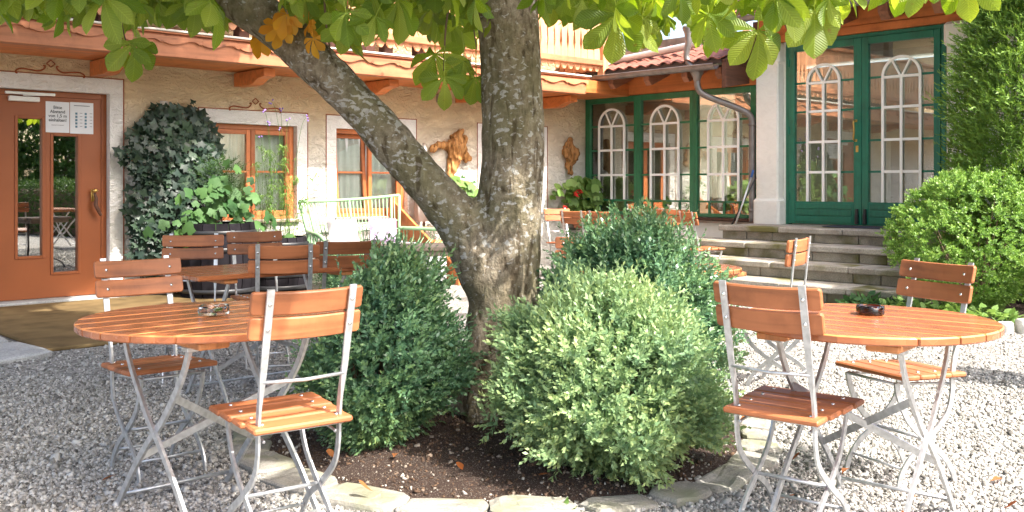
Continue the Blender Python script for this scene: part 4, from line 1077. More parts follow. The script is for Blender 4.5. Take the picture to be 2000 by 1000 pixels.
long_table(1.55, 12.25, -47, 1.1, .6, 'rectangular table under the green veranda windows')
long_table(3.75, 5.55, -41, 1.3, .55, 'rectangular slatted table beside the right border, casting its shadow into view')

# ashtrays
def ashtray(x, y, z, mat, label, r_=.062, h=.036):
    n = 32; b = B(); prof = [(r_*.96, 0), (r_, .004), (r_, h*.82), (r_*.97, h), (r_*.80, h), (r_*.76, h*.75), (r_*.72, .010), (0.001, .009)]
    vs = []
    for pr_, pz in prof:
        for k in range(n):
            a_ = 2*math.pi*k/n; dz = 0
            if pz > h*.9 and k % 8 in (0, 1): dz = -.008
            vs.append((pr_*math.cos(a_)*(1+.012*(k % 2)*(pz > .005)), pr_*math.sin(a_)*(1+.012*(k % 2)*(pz > .005)), pz+dz))
    fs = []
    for i in range(len(prof)-1):
        for k in range(n):
            j = (k+1) % n; fs.append((i*n+k, i*n+j, (i+1)*n+j, (i+1)*n+k))
    fs.append(tuple(range(n))[::-1]); b.add(vs, fs)
    o = b.build('ashtray', mat, None, True, (x, y, z)); tag(o, label, 'ashtray'); return o
ashtray(-1.10, 3.625, .737, M['ash_clear'], 'clear pressed glass ashtray on the left round table', .056, .034)
ashtray(1.325, 3.635, .737, M['ash_amber'], 'dark smoked glass ashtray on the right round table', .050, .032)
b = B(); b.lathe([(0.0, 0), (.036, 0), (.032, .006), (0, .007)], 12); o = b.build('ashtray_filling', M['herb'], None, True, (-1.10, 3.625, .7475)); tag(o, 'green filling lying inside the clear glass ashtray', 'filling')

# mint green rattan bench against the house wall
bn = thing('rattan_bench', 'pale mint rattan bench with curved arms against the white wall', 'bench', PL(-4.62, -.55), ROT_L)
BL, BR_ = -.72, .72
def bb_pt(f, h):      # back rest: leans a little, flares at the top
    x = (BL+(BR_-BL)*f)*(.86+.14*h); return (x, .06+.13*h+.05*(abs(f-.5)*2)**2*-1, .42+.60*h+.03*h*(2*f-1)+.02*h*(2*f-1)**2)
b = B(); b.tube(cr([bb_pt(f, 1) for f in np.linspace(0, 1, 9)], 3), .020, 8); b.build('top_rail', M['bench_green'], bn, True)
for f in (0, .08, .5, .92, 1):
    b = B(); b.tube([bb_pt(f, h) for h in (0, .5, 1)], .019 if f in (0, 1) else .016, 8); b.build('upright', M['bench_green'], bn, True)
for k in range(25):
    f = .03+.94*(k+.5)/25
    b = B(); b.tube([bb_pt(f, h) for h in (0, .5, 1)], .0075, 6); b.build('spindle', M['bench_green'], bn, True)
for h in (.18, .36, .52):
    b = B(); b.tube([bb_pt(f, h) for f in np.linspace(0, 1, 7)], .007, 6); b.build('cross_rail', M['bench_green'], bn, True)
b = B(); b.box(-.66, .66, -.55, .08, .37, .42, .012); b.build('seat', M['bench_green'], bn)
b = B(); b.tube(cr([(-.68, -.56, .39), (0, -.60, .385), (.68, -.56, .39)], 5), .024, 8); b.build('seat_rail', M['bench_green'], bn, True)
for sg in (-1, 1):
    arm = cr([(sg*.66, .06, .66), (sg*.74, -.12, .66), (sg*.83, -.35, .655), (sg*.88, -.56, .64), (sg*.86, -.64, .58), (sg*.76, -.62, .44)], 5)
    b = B(); b.tube(arm, .024, 8); b.build('arm', M['bench_green'], bn, True)
    for k in range(12):
        f = (k+.5)/12; p = arm[int(f*(len(arm)*.72))]; y = p.y
        b = B(); b.tube(cr([tuple(p), (p.x*.99+sg*.01, y, .55), (sg*.68, y*.95, .41)], 3), .0065, 6); b.build('arm_spindle', M['bench_green'], bn, True)
    b = B(); b.tube(cr([(sg*.66, -.56, .40), (sg*.68, -.58, .2), (sg*.70, -.60, 0)], 4), .022, 8); b.build('leg', M['bench_green'], bn, True)
    b = B(); b.tube(cr([(sg*.62, .06, .42), (sg*.64, .10, .2), (sg*.66, .14, 0)], 4), .022, 8); b.build('leg', M['bench_green'], bn, True)
    b = B(); b.tube(cr([(sg*.68, -.58, .06), (sg*.5, -.59, .24), (sg*.2, -.59, .33), (0, -.59, .36)], 5), .017, 8); b.build('brace', M['bench_green'], bn, True)
def pillow(name, w_, h_, th_, mat, parent=None, loc=None, rot=None):
    bb = B(); n = 12; vs = []; fs = []
    for sgn in (1, -1):
        for i in range(n+1):
            for j in range(n+1):
                u_ = -1+2*i/n; v_ = -1+2*j/n; e = (max(0, 1-u_**4)*max(0, 1-v_**4))**.55
                vs.append((u_*w_/2*(1-.05*(1-abs(v_))), sgn*th_/2*e, v_*h_/2*(1-.05*(1-abs(u_)))))
    m = (n+1)**2
    for s_ in range(2):
        for i in range(n):
            for j in range(n):
                q = (s_*m+i*(n+1)+j, s_*m+(i+1)*(n+1)+j, s_*m+(i+1)*(n+1)+j+1, s_*m+i*(n+1)+j+1); fs.append(q if s_ else q[::-1])
    bb.add(vs, fs); return bb.build(name, mat, parent, True, loc, rot)
cu = B().box(-.64, .64, -.56, .05, 0, .075, .03).build('seat_cushion', M['cushion'], None, True, PL(-4.62, -.55, .424), (0, 0, ROT_L)); tag(cu, 'long white seat pad lying on the mint bench', 'cushion')
o = pillow('cushion', .42, .32, .13, M['cushion'], None, PL(-4.86, -.60, .64), (R(-14), 0, ROT_L)); tag(o, 'pale patterned cushion on the left of the mint bench', 'cushion', 'cushions on the bench')
o = pillow('cushion', .42, .32, .13, M['cushion_lilac'], None, PL(-4.28, -.60, .64), (R(-14), R(4), ROT_L)); tag(o, 'lilac flowered cushion on the right of the mint bench', 'cushion', 'cushions on the bench')
# weathered bistro table with scrolled iron foot
bt = thing('bistro_table', 'weathered wooden table with scrolled iron stand before the mint bench', 'table', (-.80, 7.72, 0), R(20))
for k in range(5):
    y0 = -.24+k*.096; hw_ = .38 if k not in (0, 4) else .35
    b = B(); b.box(-hw_, hw_, y0+.002, y0+.094, .70, .735, .005); b.build('plank', M['old_wood'], bt)
b = B(); b.box(-.33, .33, -.2, .2, .655, .6995, .004); b.build('apron', M['old_wood'], bt)
for sx in (-.2, .2):
    b = B(); b.tube([(sx, 0, .66), (sx, 0, .12)], .014, 8); b.tube(cr([(sx, 0, .14), (sx, -.2, .08), (sx, -.26, 0)], 4), .012, 6); b.tube(cr([(sx, 0, .14), (sx, .2, .08), (sx, .26, 0)], 4), .012, 6); b.build('leg', M['iron'], bt, True)
sp = [(-.2+.06*(1-f)*math.cos(f*9)+.02, 0, .56+.06*(1-f)*math.sin(f*9)) for f in np.linspace(0, .8, 20)]
b = B(); b.tube([(.2, 0, .5), (-.1, 0, .5)]+sp, .008, 6); b.build('scroll', M['iron'], bt, True)

# wooden outside stair beside the bench
st = thing('wooden_stair', 'orange wooden outside stair with sloping side board beside the bench', 'stair', PL(-3.74, -1.38), ROT_L)
for sx in (0, .95):
    b = B(); b.prism([(0, 0), (.30, 0), (1.28, .60), (1.28, .98), (.0, .18)], 0, sx-.02, sx+.02, .003); b.build('side_board', M['stair_wood'], st)
    b = B(); b.box(sx-.045, sx+.035, -.06, .0, 0, .62, .006); b.build('newel_post', M['stair_wood'], st)
    b = B(); b.box(sx-.04, sx+.04, 1.282, 1.36, .0, 1.08, .006); b.build('newel_post', M['stair_wood'], st)
for k in range(4):
    b = B(); b.box(.021, .929, .03+k*.27, .33+k*.27, .14+k*.16, .175+k*.16, .004); b.build('tread', M['stair_wood'], st)
o = B().box(-.13, .13, -.17, .17, .03, .46, .03); o.box(-.08, .08, -.178, -.168, .33, .39, .004)
for sx in (-.1, .1):
    for sy in (-.13, .13): o.tube([(sx, sy, 0), (sx, sy, .04)], .02, 8)
o = o.build('mobile_heater', M['appliance'], None, False, PL(-3.98, -1.15), (0, 0, ROT_L)); tag(o, 'small grey rounded appliance on the gravel beside the wooden stair', 'appliance')
pa = thing('folded_parasol', 'folded grey parasol standing between the bench and the stair', 'parasol', PL(-3.36, -.22), ROT_L)
B().tube([(0, 0, 0), (0, 0, 1.75)], .02, 8).build('pole', M['old_wood'], pa, True)
b = B(); n = 18; vs = []; fs = []
prof = [(.10, .72), (.115, .9), (.10, 1.2), (.06, 1.5), (.02, 1.72)]
for r_, z in prof:
    for k in range(n):
        a_ = 2*math.pi*k/n; q = r_*(1+.22*math.sin(a_*6)); vs.append((q*math.cos(a_), q*math.sin(a_), z))
for i in range(len(prof)-1):
    for k in range(n):
        j = (k+1) % n; fs.append((i*n+k, i*n+j, (i+1)*n+j, (i+1)*n+k))
b.add(vs, fs); b.build('canopy', M['canvas'], pa, True)

# driftwood hung on the wall
def driftwood(label, s, z, limbs, seed):
    b = B(); rg = random.Random(seed)
    for pts, rad in limbs:
        b.tube(cr([(x, -.06+rg.uniform(-.03, .03), zz) for x, zz in pts], 6), rad, 10)
    tmp = b.build('driftwood_piece', M['driftwood'], None, True)
    md = tmp.modifiers.new('r', 'REMESH'); md.mode = 'VOXEL'; md.voxel_size = .009
    dg = bpy.context.evaluated_depsgraph_get(); me = bpy.data.meshes.new_from_object(tmp.evaluated_get(dg)); bpy.data.objects.remove(tmp, do_unlink=True)
    nrms = [v.normal.copy() for v in me.vertices]
    for v, nv_ in zip(me.vertices, nrms):
        p = v.co; d_ = noise.noise(p*11+Vector((seed, 0, 0)))*.05+noise.noise(Vector((p.x*34, p.y*34, p.z*7)))*.03
        v.co = p+nv_*d_
    me.polygons.foreach_set('use_smooth', [True]*len(me.polygons)); me.materials.clear()
    o = link('driftwood_piece', me, M['driftwood'], None, PL(s, 0, z), (0, 0, ROT_L)); tag(o, label, 'driftwood', 'driftwood pieces on the wall'); return o
driftwood('large branching piece of golden driftwood on the wall left of the trunk', -2.72, 1.62,
    [([(.10, .33), (.06, .22), (.02, .08), (.03, -.06), (-.02, -.2), (-.09, -.33)], [.05, .085, .13, .085, .06, .03]), ([(.0, .12), (-.14, .11), (-.25, .10), (-.33, .10), (-.36, .02)], [.11, .06, .05, .045, .025]), ([(.05, .14), (.15, .06), (.22, -.02), (.33, -.06)], [.12, .085, .05, .012]), ([(.12, .2), (.17, .12), (.2, .02), (.24, -.1)], [.07, .06, .05, .014])], 3)
driftwood('small dark driftwood knot on the wall right of the trunk', -.39, 1.64,
    [([(.0, .27), (-.02, .15), (.02, .02), (-.03, -.14), (-.07, -.28)], [.03, .08, .09, .06, .03]), ([(0, .12), (-.12, .06), (-.14, -.02)], [.07, .06, .03]), ([(.02, .1), (.11, .08), (.1, -.02)], [.07, .05, .03])], 8)

# ================================================================= PLANTS
TREE = (-.06, 5.06)
tree = thing('chestnut_tree', 'chestnut tree with a mottled forked trunk rising from the round bed', 'tree', (TREE[0], TREE[1], 0))
def make_trunk():
    b = B()
    main = cr([(.0, 0, -.05), (-.01, 0, .25), (.02, 0, .62), (.03, 0, .95), (.06, 0, 1.25), (.062, .0, 1.6), (.05, .0, 1.95), (.0, .0, 2.35), (-.05, .05, 3.0), (.1, .1, 4.2), (0, 0.2, 5.6), (.1, .2, 7.0)], 6)
    b.tube(main, [.25, .20, .185, .18, .165, .157, .158, .175, .17, .13, .09, .04], 24)
    limb = cr([(-.0, 0, .50), (-.06, -.02, .74), (-.185, -.03, .985), (-.385, -.05, 1.23), (-.58, -.07, 1.46), (-.80, -.09, 1.705), (-1.01, -.11, 1.90), (-1.24, -.13, 2.09), (-1.6, -.15, 2.34), (-2.1, -.1, 2.8), (-2.6, .2, 3.5), (-2.9, .5, 4.3)], 6)
    b.tube(limb, [.13, .15, .125, .110, .106, .104, .105, .11, .10, .08, .06, .03], 20)
    for k in range(5):        # root flare
        a_ = k*1.3+.4; b.tube(cr([(.12*math.cos(a_), .12*math.sin(a_), .32), (.19*math.cos(a_), .19*math.sin(a_), .12), (.30*math.cos(a_), .30*math.sin(a_), -.02)], 5), [.09, .085, .05], 10)
    for (p0, p1, p2, r0) in (((-.03, .05, 2.9), (.9, -.4, 3.5), (2.3, -1.2, 4.2), .09), ((.05, .1, 3.6), (-.8, 1.0, 4.4), (-1.6, 2.4, 5.2), .08), ((.1, .1, 4.2), (1.0, 1.0, 5.0), (2.2, 2.0, 5.8), .07), ((0, .1, 3.2), (-.2, -1.0, 3.9), (-.5, -2.2, 4.4), .07), ((-.02, .1, 2.7), (.7, .7, 2.9), (2.0, 1.3, 3.0), .06), ((-.02, .1, 2.6), (-.5, .9, 2.85), (-1.4, 1.8, 3.1), .055)):
        b.tube(cr([p0, p1, p2], 6), [r0, r0*.7, r0*.3], 10)
    for (x, y, z) in ((.02, -.16, 1.84), (-.62, -.16, 1.60)):     # old branch scars
        b.lathe([(.0, -.035), (.045, -.02), (.05, 0), (.035, .018), (0, .015)], 12, (x, y+.03, z))
    tmp = b.build('trunk', M['bark'], None, True)
    md = tmp.modifiers.new('r', 'REMESH'); md.mode = 'VOXEL'; md.voxel_size = .024
    ms = tmp.modifiers.new('s', 'SMOOTH'); ms.iterations = 4; ms.factor = .5
    dg = bpy.context.evaluated_depsgraph_get(); me = bpy.data.meshes.new_from_object(tmp.evaluated_get(dg)); bpy.data.objects.remove(tmp, do_unlink=True)
    nrms = [v.normal.copy() for v in me.vertices]
    for v, nv_ in zip(me.vertices, nrms):
        p = v.co
        d_ = noise.noise(Vector((p.x*5, p.y*5, p.z*3)))*.014+noise.noise(Vector((p.x*22, p.y*22, p.z*10)))*.006
        d_ += (noise.noise(Vector((p.x*12, p.y*12, p.z*2.2)))*.018 if p.z < .9 else 0)*max(0, 1-p.z/.9)
        v.co = p+nv_*d_
    me.polygons.foreach_set('use_smooth', [True]*len(me.polygons)); me.materials.clear()
    return link('trunk', me, M['bark'], tree)
make_trunk()
VEIN_F = []; VEIN_X = []
def leaflet_strip(a, L_, w_, droop, rng_, seg=4):
    """obovate pointed leaflet, folded on its midrib, veins as a light corrugation"""
    d = Vector((math.cos(a), math.sin(a), 0)); sd = Vector((-math.sin(a), math.cos(a), 0))
    prof = [(0.0, .03), (.2, .26), (.45, .66), (.68, .98), (.80, 1.0), (.91, .62), (1.0, .0)]
    vs = []; tw = rng_.uniform(-.25, .25); VEIN_F.clear(); VEIN_X.clear()
    for f, wf in prof:
        VEIN_F.extend((f*L_, f*L_, f*L_)); VEIN_X.extend((w_*.5*wf, 0, w_*.5*wf))
        bend = droop*f; c = Vector((0, 0, 0))
        r_ = L_*f
        c = d*(r_*math.cos(bend*.6))+Vector((0, 0, -r_*math.sin(bend)))
        ww = w_*.5*wf; lift = ww*.28
        s2 = sd*math.cos(tw*f)+Vector((0, 0, 1))*math.sin(tw*f)
        vs += [c-s2*ww+Vector((0, 0, lift)), c, c+s2*ww+Vector((0, 0, lift))]
    fs = []
    for i in range(len(prof)-1):
        k = i*3; fs += [(k, k+1, k+4, k+3), (k+1, k+2, k+5, k+4)]
    return vs, fs
def chestnut_leaf(seed, nl, size):
    rg = random.Random(seed); b = B(); t = []; vf = []; vx = []
    sp_ = R(230) if nl >= 7 else R(180)
    for k in range(nl):
        f = k/(nl-1)-.5; a_ = f*sp_+rg.uniform(-.08, .08)
        L_ = size*(1-.75*abs(f)**1.4)*rg.uniform(.9, 1.08)
        vs, fs = leaflet_strip(a_, L_, L_*rg.uniform(.44, .52), rg.uniform(.15, 1.05), rg)
        b.add(vs, fs); t += [rg.uniform(.2, 1)]*len(vs); vf += VEIN_F; vx += VEIN_X
    n0 = len(b.v); b.tube(cr([(0, 0, 0), (-.07, 0, .03), (-.16, 0, .035)], 3), .003, 5); t += [1.0]*(len(b.v)-n0); vf += [0.0]*(len(b.v)-n0); vx += [0.0]*(len(b.v)-n0)
    me = b.mesh('leaf', True)
    for nm_, dat in (('tint', t), ('vein_f', vf), ('vein_x', vx)):
        a = me.attributes.new(nm_, 'FLOAT', 'POINT'); a.data.foreach_set('value', dat)
    return me
LEAFM = [chestnut_leaf(i, (7, 5, 6, 7, 5)[i % 5], (.20, .185, .17, .215, .15)[i % 5]) for i in range(10)]
M['chestnut_near'] = veins(foliage('chestnut_leaf_near', [(0.1, (0.07, 0.135, 0.016)), (0.5, (0.14, 0.225, 0.025)), (0.9, (0.26, 0.33, 0.05))], 0.5, 0.42, 0.45))
for me in LEAFM: me.materials.append(M['chestnut_near'])
LEAFY = [m.copy() for m in LEAFM[:3]]
for me in LEAFY: me.materials.clear(); me.materials.append(M['chestnut_yellow'])
F_, HZ_ = 1920.0, 358.0
LOW = [(-200, 85), (0, 80), (60, 66), (140, 72), (200, 92), (260, 88), (300, 70), (420, 76), (470, 55), (520, 20), (560, 20), (600, 86), (660, 106), (740, 108), (790, 60), (830, 100), (880, 112), (930, 105), (960, 60), (1040, 60), (1080, 74), (1150, 66), (1200, 100), (1280, 108), (1340, 84), (1400, 104), (1470, 78), (1560, 66), (1625, 66), (1660, 40), (1720, 20), (1960, 14), (2200, 10)]
def low_y(px): return -20+float(np.interp(px, [p[0] for p in LOW], [p[1] for p in LOW]))
nleaf = 0
lrg = random.Random(31)
def put_leaf(X, Y, z, yaw, pitch, roll, me, sc=1.0):
    global nleaf
    o = link('leaf', me, None, tree, (X-TREE[0], Y-TREE[1], z), None)
    o.rotation_euler = (roll, pitch, yaw); o.scale = (sc, sc, sc); nleaf += 1
    return o
def twig_to(path, r0):
    return B().tube(cr([(x-TREE[0], y-TREE[1], z) for x, y, z in path], 5), [r0, r0*.4], 6).build('twig', M['twig'], tree, True)
# the lower fringe of the crown: drooping compound leaves that hang into view
tries = 0
while nleaf < 272 and tries < 5000:
    tries += 1
    px = lrg.uniform(-40, 2030)
    if 940 < px < 1045: continue
    if 430 < px < 560 and lrg.random() < .8: continue
    if px > 1650 and lrg.random() < .72: continue
    Y = lrg.uniform(3.9, 5.9) if px > 1045 else lrg.uniform(4.2, 6.2)
    reach = .13*F_/Y                                    # how far the leaflets hang below the hub
    ly = low_y(px)
    py = lrg.uniform(-75, ly-reach*.78)
    if py < -75+20 and lrg.random() < .5: continue
    z = CAM_H+(HZ_-py)*Y/F_; X = (px-1000)/F_*Y
    yaw = lrg.uniform(0, 2*math.pi); 
    put_leaf(X, Y, z, yaw, R(lrg.uniform(25, 80)), R(lrg.uniform(-35, 35)), LEAFM[lrg.randrange(10)], lrg.uniform(.68, 1.0))
# a hanging twig with separate leaves in front of the beam, and one at the left
for (px, py, Y, yaw, pitch, me) in ((868, 150, 4.9, -1.4, 75, 1), (850, 105, 5.0, -2.0, 65, 3), (905, 120, 5.0, -1.0, 70, 4), (930, 150, 5.05, -1.6, 80, 2), (243, 82, 4.6, -1.9, 82, 1), (262, 84, 4.6, -1.0, 75, 6), (1480, 60, 4.3, -1.5, 75, 0), (1590, 20, 4.3, -1.6, 80, 3)):
    put_leaf((px-1000)/F_*Y, Y, CAM_H+(HZ_-py)*Y/F_, yaw, R(pitch), 0, LEAFM[me], .95)
for (px, py, Y) in ((560, 28, 4.75), (580, 12, 4.8), (545, 50, 4.8), (604, 45, 4.8), (612, 75, 4.75), (512, 70, 5.1)):
    put_leaf((px-1000)/F_*Y, Y, CAM_H+(HZ_-py)*Y/F_, lrg.uniform(0, 6.28), R(lrg.uniform(40, 80)), R(lrg.uniform(-30, 30)), LEAFY[lrg.randrange(3)], .55)
for pth, r0 in (([(-.95, 4.95, 2.35), (-.93, 4.9, 2.05), (-.90, 4.9, 1.85)], .008), ([(-.2, 5.0, 2.6), (-.32, 4.95, 2.1), (-.34, 4.9, 1.78)], .008), ([(-.1, 5.0, 2.7), (-.2, 5.0, 2.2), (-.18, 5.0, 1.9)], .007), ([(1.3, 4.4, 2.4), (1.1, 4.35, 2.1), (.9, 4.3, 1.98)], .008), ([(-1.9, 4.7, 2.4), (-1.85, 4.65, 2.0), (-1.8, 4.6, 1.86)], .008)):
    twig_to(pth, r0)
# the rest of the crown, out of the picture above: throws the dappled shade
def crown():
    rng = np.random.default_rng(77)
    n = 9500
    P = []
    C0 = np.array([-.2, 5.3, 5.4]); Rd = np.array([4.9, 4.6, 3.5])
    def shade(X, Y, z):
        # crown shaped for its shadow: leaves thinned out wherever sunlight should reach the courtyard
        qx = X-SUN.x/SUN.z*z; qy = Y-SUN.y/SUN.z*z
        if qy < 5.2: m_ = (qy-3.45)-(qx+1.30)*1.13
        else: m_ = (-.75-qx)*1.2+.35*(qy > 6.6)
        if qy > 9.0 and qx > -4.6: m_ = min(m_, (9.2-qy)*.8)
        return m_
    while len(P) < n:
        q = rng.uniform(-1, 1, 3); r_ = np.linalg.norm(q)
        if r_ > 1 or r_ < .30: continue
        if noise.noise(Vector(tuple(q*2.6)))*.5+.62 < rng.random()*.6: continue       # clumps and gaps
        p = C0+q*Rd
        if p[2] < 2.25: continue
        if shade(*p) < rng.normal(.12, .10) and rng.random() > .015: continue
        # stay above the line of sight at the top edge of the photograph
        zt = CAM_H+(HZ_+80)*max(.3, p[1])/F_
        if p[2] < zt+.12 and abs(p[0]) < .62*p[1]+.5: continue
        P.append(p)
    P = np.array(P); V = []; T = []
    k7 = 6
    yaw = rng.uniform(0, 2*np.pi, n); size = rng.uniform(.15, .23, n); tl = rng.random(n)
    nrm = unit(np.stack([rng.normal(0, .45, n), rng.normal(0, .45, n), np.ones(n)], 1))
    ref = np.tile(np.array([[1., 0, 0]]), (n, 1)); A = unit(np.cross(nrm, ref)); Bq = np.cross(nrm, A)
    for k in range(k7):
        a_ = yaw+(k/(k7-1)-.5)*R(230)
        d = A*np.cos(a_)[:, None]+Bq*np.sin(a_)[:, None]-nrm*.4; d = unit(d); sd = unit(np.cross(d, nrm))
        L_ = (size*(1-.3*abs(k/(k7-1)-.5)*2))[:, None]
        V.append(np.stack([P, P+d*L_*.65+sd*L_*.21, P+d*L_, P+d*L_*.65-sd*L_*.21], 1)); T.append(tl)
    o = quads('crown', np.concatenate(V), np.concatenate(T), M['chestnut'], tree)
    o.location = (-TREE[0], -TREE[1], 0); o['kind'] = 'stuff'
crown()

# ---------------------------------------------------------------- clipped box bushes
def box_bush(name, label, c, rad, ztop, zc, n, mat, seed, group=None, ll=.031, lw=.0150, nl=14, length=.115, lump=.68, cat='bush', zlow=.02, shoots=0, lean=(0, 0), tt=.10):
    rng = np.random.default_rng(seed)
    t = thing(name, label, cat, (c[0], c[1], 0), 0, group)
    # tufts: several shoots fan out from each branch end, branch ends sit on uneven lobes
    per = 5; nt_ = n//per
    Dt = fib_dirs(nt_, rng); dep = rng.random(nt_)**1.5
    off = np.array([noise.noise(Vector((d[0]*2.3+seed, d[1]*2.3, d[2]*2.3))) for d in Dt])+.65*np.array([noise.noise(Vector((d[0]*5.5+seed, d[1]*5.5, d[2]*5.5))) for d in Dt])
    up = np.where(Dt[:, 2] > 0, ztop-zc, zc-zlow)
    zz = Dt[:, 2]; taper = np.where(zz < 0, 1-.48*np.abs(zz)**1.3, 1-tt*zz)     # grown from one stool: narrower towards the ground
    rr = (1+lump*off)*(1-.30*dep)
    P = np.stack([Dt[:, 0]*rad[0]*taper*rr, Dt[:, 1]*rad[1]*taper*rr, zc+Dt[:, 2]*up*(1+lump*off*.7)*(1-.26*dep)], 1)
    P = np.repeat(P, per, 0)+rng.normal(0, .011, (nt_*per, 3)); D = np.repeat(Dt, per, 0)
    tuft = np.repeat(unit(Dt*np.array([1, 1, .7])+np.array([0, 0, .45])+rng.normal(0, .25, (nt_, 3))), per, 0)
    Dd = unit(tuft+rng.normal(0, .42, (len(P), 3)))
    k = P[:, 2] > zlow; P = P[k]; D = D[k]; Dd = Dd[k]
    V, T = sprigs(P, Dd, nl, length, ll, lw, rng)
    if shoots:
        m_ = shoots*2; D3 = fib_dirs(m_, rng); D3 = D3[D3[:, 2] > -.35]; m_ = len(D3)
        P3 = np.stack([D3[:, 0]*rad[0]*.9, D3[:, 1]*rad[1]*.9, zc+D3[:, 2]*(ztop-zc)*.9], 1)
        V3, T3 = sprigs(P3, D3+np.array([0, 0, .5])+rng.normal(0, .3, (m_, 3)), nl+4, length*1.35, ll*1.05, lw*1.05, rng); V = np.concatenate([V, V3]); T = np.concatenate([T, T3])
        a_ = rng.uniform(0, 2*math.pi, shoots); r_ = np.sqrt(rng.random(shoots))*.75
        P2 = np.stack([rad[0]*r_*np.cos(a_), rad[1]*r_*np.sin(a_), zc+(ztop-zc)*np.sqrt(1-r_**2)*.93], 1)
        D2 = np.stack([rng.normal(0, .3, shoots), rng.normal(0, .3, shoots), np.ones(shoots)], 1)
        V2, T2 = sprigs(P2, D2, nl+6, length*1.9, ll*1.1, lw*1.1, rng); V = np.concatenate([V, V2]); T = np.concatenate([T, T2])
    V[:, :, 0] += lean[0]*(V[:, :, 2]/ztop)**1.3; V[:, :, 1] += lean[1]*(V[:, :, 2]/ztop)**1.3
    # older leaves low on the plant are yellowish, an ordinary colour change of box
    low = np.clip(1-(V[:, 0, 2]-.02)/.3, 0, 1); T = np.clip(T+low*.22*rng.random(len(T)), 0, 1)
    o = quads('foliage', V, T, mat, t); o['kind'] = 'stuff'
    sb_ = B(); rg = random.Random(seed)
    for q in range(14):
        a_ = rg.uniform(0, 6.28); f = rg.uniform(.3, .75); zt = rg.uniform(.45, .85)*ztop
        sb_.tube(cr([(rg.uniform(-.05, .05), rg.uniform(-.05, .05), 0), (rad[0]*f*.5*math.cos(a_), rad[1]*f*.5*math.sin(a_), zt*.5), (rad[0]*f*math.cos(a_), rad[1]*f*math.sin(a_), zt)], 4), [.012, .003], 5)
    sb_.build('stems', M['twig'], t)
    return t
GB = 'box bushes round the tree'
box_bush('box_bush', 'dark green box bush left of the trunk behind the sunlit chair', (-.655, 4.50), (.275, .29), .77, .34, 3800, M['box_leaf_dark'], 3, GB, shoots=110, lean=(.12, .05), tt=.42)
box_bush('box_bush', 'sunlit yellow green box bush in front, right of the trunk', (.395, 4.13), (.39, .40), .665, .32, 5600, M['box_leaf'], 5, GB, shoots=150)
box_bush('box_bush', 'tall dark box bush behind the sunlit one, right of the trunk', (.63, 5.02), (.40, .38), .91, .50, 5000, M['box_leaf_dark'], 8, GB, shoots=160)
box_bush('box_bush', 'small round box plant on the ground under the bench end', PL(-5.55, -1.75)[:2], (.22, .22), .42, .22, 1300, M['box_leaf_dark'], 14, GB, ll=.028, lw=.015)
box_bush('box_ball', 'large bright clipped box ball beside the steps on the right', (4.28, 9.1), (.78, .74), 1.33, .64, 8600, M['box_ball'], 21, None, ll=.026, lw=.015, nl=10, length=.05, lump=.07)
def thuja(name, label, c, rmax, h, n, seed):
    rng = np.random.default_rng(seed)
    t = thing(name, label, 'tree', (c[0], c[1], 0))
    a_ = rng.uniform(0, 2*math.pi, n); zf = rng.random(n)**.85
    prof = np.interp(zf, [0, .08, .3, .6, .85, 1], [.80, .95, 1, .80, .45, .05])
    lum = np.array([noise.noise(Vector((math.cos(x)*1.8+seed, math.sin(x)*1.8, z*5))) for x, z in zip(a_, zf)])
    lum = lum+.6*np.array([noise.noise(Vector((math.cos(x)*5+seed, math.sin(x)*5, z*14))) for x, z in zip(a_, zf)])
    r_ = rmax*prof*(1+.34*lum)*(1-.28*rng.random(n)**1.6)
    P = np.stack([r_*np.cos(a_), r_*np.sin(a_), zf*h+.05], 1)
    D = np.stack([np.cos(a_)*.8, np.sin(a_)*.8, np.full(n, .55)], 1)+rng.normal(0, .35, (n, 3))
    V, T = sprigs(P, D, 12, .19, .06, .016, rng, .5)
    o = quads('foliage', V, np.clip(T*.75+.25*rng.random(len(T)), 0, 1), M['thuja'], t); o['kind'] = 'stuff'
    B().tube([(0, 0, 0), (0, 0, h*.9)], [.09, .02], 8).build('trunk', M['twig'], t)
    return t
thuja('thuja', 'tall dense green thuja at the right edge beside the door', (5.20, 9.75), .80, 3.55, 9000, 2)
# hosta like ground plants at the foot of the ball
def clump(name, label, loc, n, ll, lw, h, spread, mat, seed, group=None, cat='plant'):
    rng = np.random.default_rng(seed); t = thing(name, label, cat, loc, 0, group)
    a_ = rng.uniform(0, 2*math.pi, n); r_ = spread*np.sqrt(rng.random(n)); z = h*(.35+.65*rng.random(n))*(1-.5*r_/spread)
    P = np.stack([r_*np.cos(a_), r_*np.sin(a_), z], 1)
    d = unit(np.stack([np.cos(a_), np.sin(a_), rng.normal(.15, .4, n)], 1)+rng.normal(0, .4, (n, 3)))
    sd = unit(np.cross(d, np.array([[0, 0, 1.]])+rng.normal(0, .3, (n, 3)))); nr = np.cross(sd, d)
    L_ = (ll*rng.uniform(.7, 1.25, n))[:, None]; W_ = L_*lw/ll
    V = np.stack([P, P+d*L_*.3+sd*W_*.42-nr*.1*L_, P+d*L_*.65+sd*W_*.42-nr*.1*L_, P+d*L_, P+d*L_*.65-sd*W_*.42-nr*.1*L_, P+d*L_*.3-sd*W_*.42-nr*.1*L_], 1)
    o = quads('foliage', V, rng.random(n), mat, t, 6); o['kind'] = 'stuff'
    sb_ = B()
    for k in range(0, n, max(1, n//40)): sb_.tube([(P[k][0]*.3, P[k][1]*.3, 0), tuple(P[k])], .0025, 4)
    sb_.build('stems', M['herb'], t); return t
GH = 'low leafy plants along the right border'
